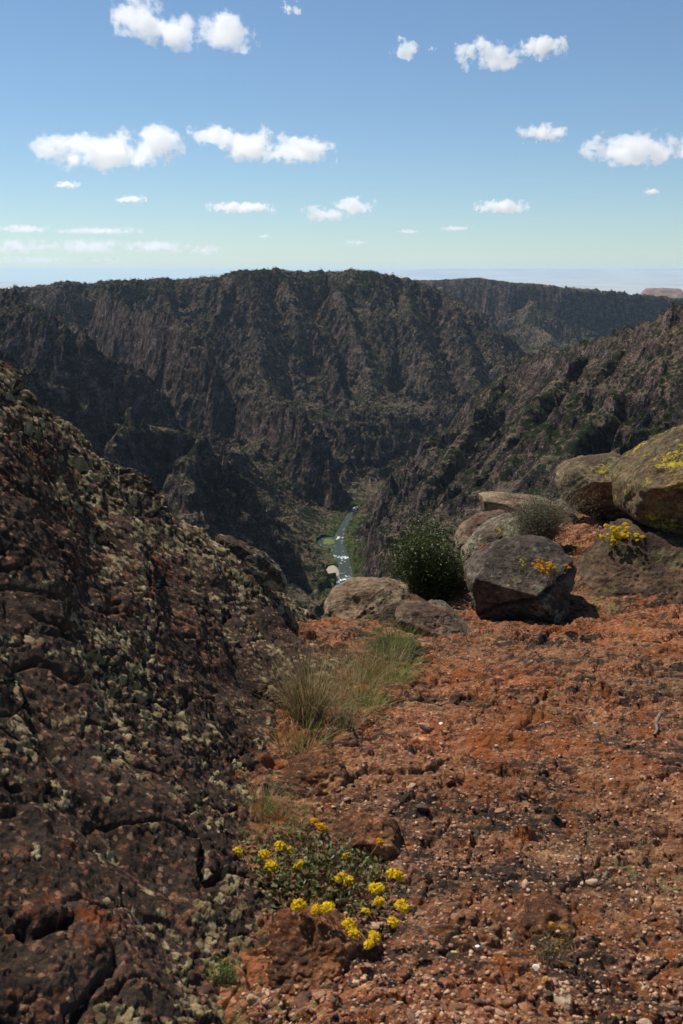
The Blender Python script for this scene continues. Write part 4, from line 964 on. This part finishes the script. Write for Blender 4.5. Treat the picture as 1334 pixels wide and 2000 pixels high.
_fl = {}
def floret_mesh(mat, key):
    "an umbel: a knobbly ball of small florets"
    if key in _fl: return _fl[key]
    rg = np.random.RandomState(len(_fl) + 60); mb = MB(); D, F = ico(1)
    for i in range(46):
        u = rg.normal(size=3); u[2] = abs(u[2]) * 1.0 - .15; u /= np.linalg.norm(u); c = u * np.array([.40, .40, .30]) * rg.uniform(.8, 1.05)
        V = D * (rg.uniform(.09, .14) * (1 + .45 * rg.normal(size=(len(D), 1)).clip(-1, 1))); mb.add(V + c, t=F)
    for i in range(70):
        u = rg.normal(size=3); u[2] = abs(u[2]) - .1; u /= np.linalg.norm(u); leaf_quads(mb, (u * np.array([.40, .40, .32]))[None], 1, .22, .05, rg)
    V = np.concatenate(mb.v); me = mesh_np('flower_head', V, None, np.concatenate(mb.t), mat, False); _fl[key] = me; return me
def heads(root, rootloc, pts, key, mat, stemm, Y, sink=.02, start=(0, 0)):
    rl = np.array(rootloc)
    for i, (px, py, s) in enumerate(pts):
        sm = MB()
        if Y is None:
            g = surf(px, py + s * 0.9, slabz); c = np.array(P(px, py, g[1] * (0.975 if py < 1755 else 0.93)))
        else: c = np.array(P(px, py, Y + (0.03 * ((i * 7) % 5) - .06)))
        sz_ = s / FPX * c[1] * 1.3
        h = link('flower_head', floret_mesh(mat, key + str(i % 3)), root, c - rl); h.scale = (sz_,) * 3; h.rotation_euler = (.4 * math.sin(i * 2.1), .4 * math.cos(i * 1.3), i * 1.7)
        t = np.linspace(0, 1, 6)[:, None]; a = (c - rl) * np.array([.82, .82, 0]); a[2] = (c - rl)[2] - max(.03, sz_ * 1.2)
        e = c - rl - np.array([0, 0, sz_ * .2]); m_ = (a + e) / 2 + np.array([0, 0, .012]); tube(sm, (1 - t) ** 2 * a + 2 * t * (1 - t) * m_ + t * t * e, .0012, .0010, 4)
        sm.build('flower_stalk', stemm, root)
# main flower clump
x0, y0, z0 = surf(625, 1735)
fc = empty('flowering_plant', (x0, y0, z0)); tag(fc, 'largest clump of yellow button flowers above small leaves, beside the knobbly red rock', 'flowering plant', 'yellow flowering plants')
heads(fc, (x0, y0, z0), [(464,1664,17),(516,1670,22),(530,1692,24),(546,1655,23),(568,1661,16),(585,1689,22),(584,1769,26),(618,1778,22),(640,1775,26),(666,1716,23),(680,1722,22),(735,1738,29),(741,1762,20),(770,1712,32),(784,1771,27),(714,1781,16),(680,1808,28),(690,1824,24),(767,1802,22),(731,1830,24),(721,1845,20),(677,1674,17)], 'y', F_yel, W_rstem, None)
heads(fc, (x0, y0, z0), [(613,1606,17),(627,1617,22),(741,1645,16)], 'o', F_ora, W_rstem, None)
rg = np.random.RandomState(9)
for nm, m, n, L, W in (('leaves', L_buck, 1600, .019, .0055), ('silvery_leaves', L_pale, 230, .017, .004), ('reddish_leaves', L_red, 420, .018, .005)):
    mb = MB(); cs_ = []
    while len(cs_) < n:
        px = rg.normal(620, 85); py = rg.normal(1722, 52)
        if px > 830: continue
        qx = (px - 625) / 165 - (py - 1722) / 230; qy = (py - 1722) / 112
        if qx * qx + qy * qy > 1: continue
        cs_.append((px, py, 1 - (qx * qx + qy * qy)))
    cs_ = np.array(cs_); gp = np.array([np.array(P(a, b, 1.0)) for a, b, c in cs_])
    # meet the ledge plane near the clump
    yy = np.array([y0 * (1 + (1735 - b) / 1000 * 1.02) for a, b, c in cs_]); pts = gp * yy[:, None]
    gz = ground_z(pts[:, 0], pts[:, 1], False)[0]; pts[:, 2] = gz + rg.uniform(.004, .075, n) * cs_[:, 2] ** .4
    leaf_quads(mb, pts - np.array([x0, y0, z0]), n, L, W, rg); mb.build(nm, m, fc)
def small_flowers(px, py, Y, w_, h_, hd, label, seed, nl=500, leafm=L_grey, key='y', fm=F_yel, L=.014, W=.002):
    b = P(px, py, Y) if Y else surf(px, py)
    r_ = shrub('flowering_plant', b, w_, h_, w_ * .8, 40, nl, L, W, leafm, label, seed, 'flowering plant', 5, 'yellow flowering plants', .0016, .3)
    heads(r_, b, hd, key, fm, L_green, b[1] - .03)
rg = np.random.RandomState(31)
hd = [(1208 + rg.normal() * 17, 1050 + rg.normal() * 12, rg.uniform(7, 11)) for i in range(34)]
small_flowers(1206, 1074, 6.05, .24, .17, hd, 'bright yellow bushy flowers under the largest overhanging boulder', 51)
hd = [(1246 + rg.normal() * 9, 1050 + rg.normal() * 3, rg.uniform(4, 7)) for i in range(8)]
small_flowers(1246, 1060, 6.0, .10, .05, hd, 'few tiny yellow flowers at the right of the bushy yellow ones', 54, 120)
hd = [(1069 + rg.normal() * 14, 1109 + rg.normal() * 8, rg.uniform(6, 9)) for i in range(24)]
small_flowers(1075, 1132, 5.25, .17, .11, hd, 'small orange yellow flowers on top of the cracked grey boulder', 52, 500, L_grey, 'o', F_ora)
hd = [(1160 + rg.normal() * 10, 1070 + rg.normal() * 4, 4) for i in range(5)]
small_flowers(1158, 1078, 6.9, .15, .05, hd, 'faint low plant with few yellow buds on the red soil between boulders', 53, 150, L_grey, 'o', F_ora)
hd = [(1077,1806,11),(1098,1812,8),(1097,1839,10),(1088,1853,6),(1101,1882,9),(1064,1914,11),(1087,1936,6)]
small_flowers(1065, 1890, None, .15, .085, hd, 'sparse wiry plant with tiny orange daisies beside the rounded pinkish cobble', 55, 420, G_mix, 'o', F_ora, .014, .0014)
hd = [(441,1874,6),(402,1946,6),(310,1988,7)]
small_flowers(430, 1930, None, .14, .09, hd, 'faint low weed with tiny orange buds at the bottom left', 56, 260, G_green, 'o', F_ora, .014, .0014)

# ---- loose stones
def chip(seed, sub=2):
    D, F = ico(sub); rg = np.random.RandomState(seed); s_ = np.zeros(len(D)); 
    for i in range(9):
        u = rg.normal(size=3); u /= np.linalg.norm(u); s_ += (np.maximum(D @ u, 0) / rg.uniform(.34, .60)) ** 40
    r = np.minimum(np.maximum(s_, 1e-30) ** (-1 / 40.0), .72); V = D * r[:, None] * np.array([1.15, .9, .62]); V *= (1 + .08 * n3(V[:, 0] * 4 + seed, V[:, 1] * 4, V[:, 2] * 4, seed))[:, None]
    return V, F
def stone_mat(name, cols):
    k = NT(name); o_ = k.n('ShaderNodeObjectInfo')
    col = k.ramp(o_.outputs['Random'], [(i / len(cols), c) for i, c in enumerate(cols)], 'CONSTANT')
    col = k.mix(1.0, col, k.ramp(k.noise(2.2, 5, .7), [(.35, .55), (.65, 1.2)]), 'MULTIPLY')
    return k.done(col, .85, k.bump(k.noise(6, 4, .7), .4, .1), .25)
SCOL = [(0.26, 0.115, 0.072), (0.42, 0.24, 0.145), (0.19, 0.085, 0.055), (0.36, 0.17, 0.085), (0.52, 0.34, 0.21), (0.10, 0.065, 0.05), (0.30, 0.16, 0.10), (0.22, 0.10, 0.055)]
M_st = stone_mat('loose_stone', SCOL)
M_wh = simple('white_quartz', (0.72, 0.68, 0.62), (0.85, 0.82, 0.78), 30, .6)
M_tst = simple('tan_stone', (0.42, 0.26, 0.16), (0.55, 0.37, 0.24), 30)
rg = np.random.RandomState(12)
def ground_pts(n, rg):
    px = rg.uniform(430, 1420, n * 3); py = 1235 + (2050 - 1235) * rg.uniform(0, 1, n * 3) ** 0.9
    xy = []
    for a, b in zip(px, py):
        if a < 700 - (b - 1400) * .40 and b > 1300: continue
        if a < 850 and b < 1330: continue
        xy.append((a, b))
        if len(xy) == n: break
    return np.array(xy)
def to_ground(pp):
    rx = (pp[:, 0] - 667) / FPX; u = (1000 - pp[:, 1]) / FPX; c, s = math.cos(R(PITCH)), math.sin(R(PITCH))
    d = np.stack([rx, c + u * s, -s + u * c], -1); t = np.full(len(pp), 2.0)
    for _ in range(25): t = t + 0.6 * ((ground_f(d[:, 0] * t, d[:, 1] * t)) / d[:, 2] - t)
    x, y = d[:, 0] * t, d[:, 1] * t; return x, y, ground_z(x, y)[0]
chips = [mesh_np('stone', *(lambda a: (a[0], None, a[1]))(chip(300 + i, 3)), mat=M_st) for i in range(8)]
pp = ground_pts(290, rg); x, y, z = to_ground(pp)
for i in range(len(x)):
    s_ = 0.012 + 0.026 * rg.uniform() ** 2.8; o = link('stone', chips[i % 8], loc=(x[i], y[i], z[i] - s_ * .06)); o.scale = (s_, s_ * rg.uniform(.7, 1), s_ * rg.uniform(.7, 1)); o.rotation_euler = (rg.uniform(-.5, .5), rg.uniform(-.5, .5), rg.uniform(0, 6.28))
    ppx = pp[i]; zn = 'under the cracked grey boulder' if ppx[1] < 1330 and ppx[0] < 1120 else 'under the broad mossy mound' if ppx[1] < 1400 and ppx[0] > 1120 else 'right of the grass tufts' if ppx[1] < 1560 and ppx[0] < 900 else 'around the dead stick at the right' if ppx[1] < 1560 else 'right of the largest yellow flower clump' if ppx[1] < 1800 and ppx[0] < 1000 else 'left of the right edge, below the quartz chips' if ppx[1] < 1800 else 'right of the knobbly red rock at the bottom' if ppx[0] < 960 else 'around the sparse wiry plant at the bottom right'
    tag(o, 'loose reddish %s lying on gravel %s' % ('pebble' if s_ < .019 else 'stone', zn), 'stone', 'loose stones on the gravelly ledge')
def one_stone(px, py, s, m, label, seed, fl=1.0):
    x, y, z = to_ground(np.array([(px, py)])); me = mesh_np('stone', *(lambda a: (a[0], None, a[1]))(chip(seed, 3)), mat=m)
    o = link('stone', me, loc=(x[0], y[0], z[0] + s * .15)); o.scale = (s, s * .8, s * fl); o.rotation_euler = (.4, .2, seed); tag(o, label, 'stone')
one_stone(862, 1421, .016, M_wh, 'white quartz chip lying just right of the tan stone', 401, .7)
one_stone(829, 1429, .034, M_tst, 'tan blocky stone lying below the green grass', 402)
one_stone(1194, 1534, .015, M_wh, 'white quartz chip in the middle of the rusty lichen patch at the right', 403)
one_stone(1046, 1898, .021, M_wh, 'largest white quartz chip, beside the sparse wiry plant', 404, 1.2)
one_stone(934, 1856, .011, M_wh, 'tiny white quartz chip left of the sparse wiry plant', 405)
one_stone(1263, 1668, .010, M_wh, 'tiny white quartz chip near the right edge', 406)
one_stone(1025, 1745, .026, M_tst, 'tan angular stone above the rounded pinkish cobble', 407)
one_stone(1157, 1728, .024, M_tst, 'pale tan stone right of the rounded pinkish cobble', 408)
# finer gravel
pp = ground_pts(8000, rg); x, y, z = to_ground(pp); V0 = [chip(500 + i, 1) for i in range(6)]
k = NT('gravel'); col = k.ramp(k.vor(60, out='Color'), [(i / 8, tuple(v * 1.05 for v in c)) for i, c in enumerate(SCOL)], 'CONSTANT'); M_gr = k.done(col, .9, None, .2)
mb = MB()
for j in range(6):
    ids = np.arange(j, len(x), 6); V, F = V0[j]; s_ = .0035 + .011 * rg.uniform(0, 1, len(ids)) ** 2.2; a = rg.uniform(0, 6.28, len(ids))
    W_ = V[None] * s_[:, None, None]; ca, sa = np.cos(a)[:, None], np.sin(a)[:, None]
    W_ = np.stack([W_[..., 0] * ca - W_[..., 1] * sa, W_[..., 0] * sa + W_[..., 1] * ca, W_[..., 2]], -1) + np.stack([x[ids], y[ids], z[ids] + s_ * .02], -1)[:, None]
    mb.add(W_.reshape(-1, 3), t=(F[None] + (np.arange(len(ids)) * len(V))[:, None, None]).reshape(-1, 3))
tag(mb.build('gravel', M_gr), 'fine loose reddish gravel strewn over the ledge', kind='stuff', cat=None)
# dead twig
b = np.array(surf(1277, 1448)); tp = np.array(surf(1287, 1412)) + [0, 0, .02]; t = np.linspace(0, 1, 9)[:, None]; p = b * (1 - t) + tp * t + np.array([0, 0, .018]) + .006 * np.stack([np.sin(t[:, 0] * 7), 0 * t[:, 0], np.cos(t[:, 0] * 5)], -1)
mb = MB(); tube(mb, p, .005, .009, 7); tag(mb.build('twig', W_stem), 'short dead grey stick lying near the right edge of the ledge', 'twig')
# ------------------------------------------------------------------ cumulus clouds, each a real volume of droplets high over the plain
CL = [ # lobes (px, py, w, h), label
 ([(280,33,90,74),(345,62,62,50),(440,68,110,46)], 'long white cloud of three puffs at the top left'),
 ([(568,18,32,22)], 'tiny white puff at the top edge'),
 ([(790,95,50,34)], 'small slanting ragged cloud left of the bigger upper right cloud'),
 ([(950,104,105,46),(990,124,50,20)], 'white cloud with pointed left tail at the upper right'),
 ([(1063,92,78,38)], 'small ragged cloud just right of the pointed tailed cloud'),
 ([(210,296,225,60),(312,272,74,40)], 'broad flat bottomed cloud at the middle left'),
 ([(425,267,82,28),(492,285,80,50),(585,291,120,38)], 'elongated cloud of three joined puffs left of centre'),
 ([(1059,260,82,30)], 'small oval cloud left of the big right edge cloud'),
 ([(1250,293,190,52)], 'wide white cloud cut by the right edge of the picture'),
 ([(132,361,42,12)], 'little flat cloud under the broad flat bottomed cloud'),
 ([(257,389,50,13)], 'little thin cloud low on the left, alone between larger ones'),
 ([(470,405,112,17)], 'thin flat cloud low left of centre'),
 ([(635,418,80,24),(692,403,72,28)], 'lumpy low cloud right above the far rim'),
 ([(980,404,92,21)], 'flat lens shaped cloud low on the right'),
 ([(1274,375,28,12)], 'tiny low cloud near the right edge'),
 ([(45,447,86,13)], 'flat low cloud touching the left edge'),
 ([(195,451,145,12)], 'long thin cloud streak low on the left'),
 ([(40,482,100,26)], 'hazy low cloud bank at the left edge'),
 ([(165,482,130,24)], 'hazy low cloud below the long thin streak'),
 ([(310,482,105,22)], 'hazy low cloud at the left centre'),
 ([(402,488,52,20)], 'small low cloud right of the hazy left centre one'),
 ([(516,461,22,6)], 'speck of cloud right of the small low cloud'),
 ([(696,474,38,9)], 'speck of cloud below the lumpy low cloud'),
 ([(798,452,36,8)], 'speck of cloud right of the lumpy low cloud'),
 ([(889,446,56,9)], 'speck of cloud left under the lens shaped cloud'),
 ([(60,508,120,12)], 'faint lowest cloud bank above the left horizon'),
 ([(200,507,56,7)], 'faint flat low cloud above the left rim'),
 ([(845,95,13,8)], 'isolated tiny wisp left of the pointed tailed cloud'),
]
def cloud(lobes, label, i):
    px = sum(l[0] * l[2] for l in lobes) / sum(l[2] for l in lobes); py = sum(l[1] for l in lobes) / len(lobes)
    a = ray(px, py); el = math.atan2(a[2], math.hypot(a[0], a[1])); d = min(2300 / math.tan(el), 85000); Y = d * math.cos(math.atan2(a[0], a[1]))
    c = np.array(P(px, py, Y)); s = Y / FPX
    x0 = min(l[0] - l[2] * .62 for l in lobes); x1 = max(l[0] + l[2] * .62 for l in lobes)
    y0 = min(l[1] - l[3] * .75 for l in lobes); y1 = max(l[1] + l[3] * .68 for l in lobes)
    lo = np.array(P(x0, y1, Y)) - c; hi = np.array(P(x1, y0, Y)) - c; dep = 0.5 * (hi[0] - lo[0])
    dep = min(dep, 2.2 * (hi[2] - lo[2]))
    bm = bmesh.new(); bmesh.ops.create_cube(bm, size=2.0)
    for v in bm.verts:
        v.co.x = lo[0] if v.co.x < 0 else hi[0]; v.co.y *= dep / 2; v.co.z = lo[2] if v.co.z < 0 else hi[2]
    me = bpy.data.meshes.new('cloud'); bm.to_mesh(me); bm.free()
    k = NT('cloud_droplets', vol=True)
    f = None; vec = k.coord()
    hmin = 0.5 * (hi[2] - lo[2])
    for l in lobes:
        q = np.array(P(l[0], l[1], Y)) - c; rx, rz = l[2] * s * .52, l[3] * s * .46
        nd = k.map(vec, scale=(1 / rx, 1 / (dep * .46), 1 / rz), loc=(-q[0] / rx, 0, -q[2] / rz))
        ln = k.n('ShaderNodeVectorMath', operation='LENGTH'); k.l(nd, ln.inputs[0]); g = k.math('SUBTRACT', 1.0, ln.outputs['Value'])
        f = g if f is None else k.math('MAXIMUM', f, g)
    sc_ = 1.0 / hmin
    off = k.map(vec, loc=(i * 913.0, i * 377.0, i * 151.0))
    n1 = k.noise(sc_ * 0.95, 7.0, 0.68, off)
    dn = k.math('ADD', k.math('MULTIPLY', f, 1.0), k.math('MULTIPLY', k.math('SUBTRACT', n1, 0.5), 5.8))
    hazy = 1.0 if py < 440 else 0.35
    dn = k.math('MULTIPLY', k.math('SUBTRACT', dn, 0.2), 3.4, clamp=True)
    dn = k.math('MULTIPLY', dn, 2.6 / hmin * hazy)
    sv = k.n('ShaderNodeVolumeScatter'); sv.inputs['Color'].default_value = (1, 1, 1, 1); sv.inputs['Anisotropy'].default_value = 0.5
    k.l(dn, sv.inputs['Density']); k.l(sv.outputs[0], k.out.inputs['Volume'])
    try: k.m.cycles.volume_step_rate = 0.35
    except Exception: pass
    me.materials.append(k.m)
    tag(link('cloud', me, loc=c), label, 'cloud', 'white cumulus clouds in the blue sky')
for i, (l, t_) in enumerate(CL): cloud(l, t_, i)
# ------------------------------------------------------------------ haze
def haze():
    bm = bmesh.new(); bmesh.ops.create_cube(bm, size=1.0)
    for v in bm.verts:
        v.co.x *= 300000; v.co.y = v.co.y * 145000 + 60000; v.co.z = -1500 if v.co.z < 0 else 430
    me = bpy.data.meshes.new('haze'); bm.to_mesh(me); bm.free()
    k = NT('haze', vol=True)
    pv = k.n('ShaderNodeVolumePrincipled'); pv.inputs['Color'].default_value = (0.62, 0.83, 1.0, 1); pv.inputs['Density'].default_value = 1.2e-5
    pv.inputs['Anisotropy'].default_value = 0.25
    k.l(pv.outputs[0], k.out.inputs['Volume'])
    me.materials.append(k.m)
    tag(link('haze', me), 'thin pale blue air haze over the canyon', kind='stuff')
haze()
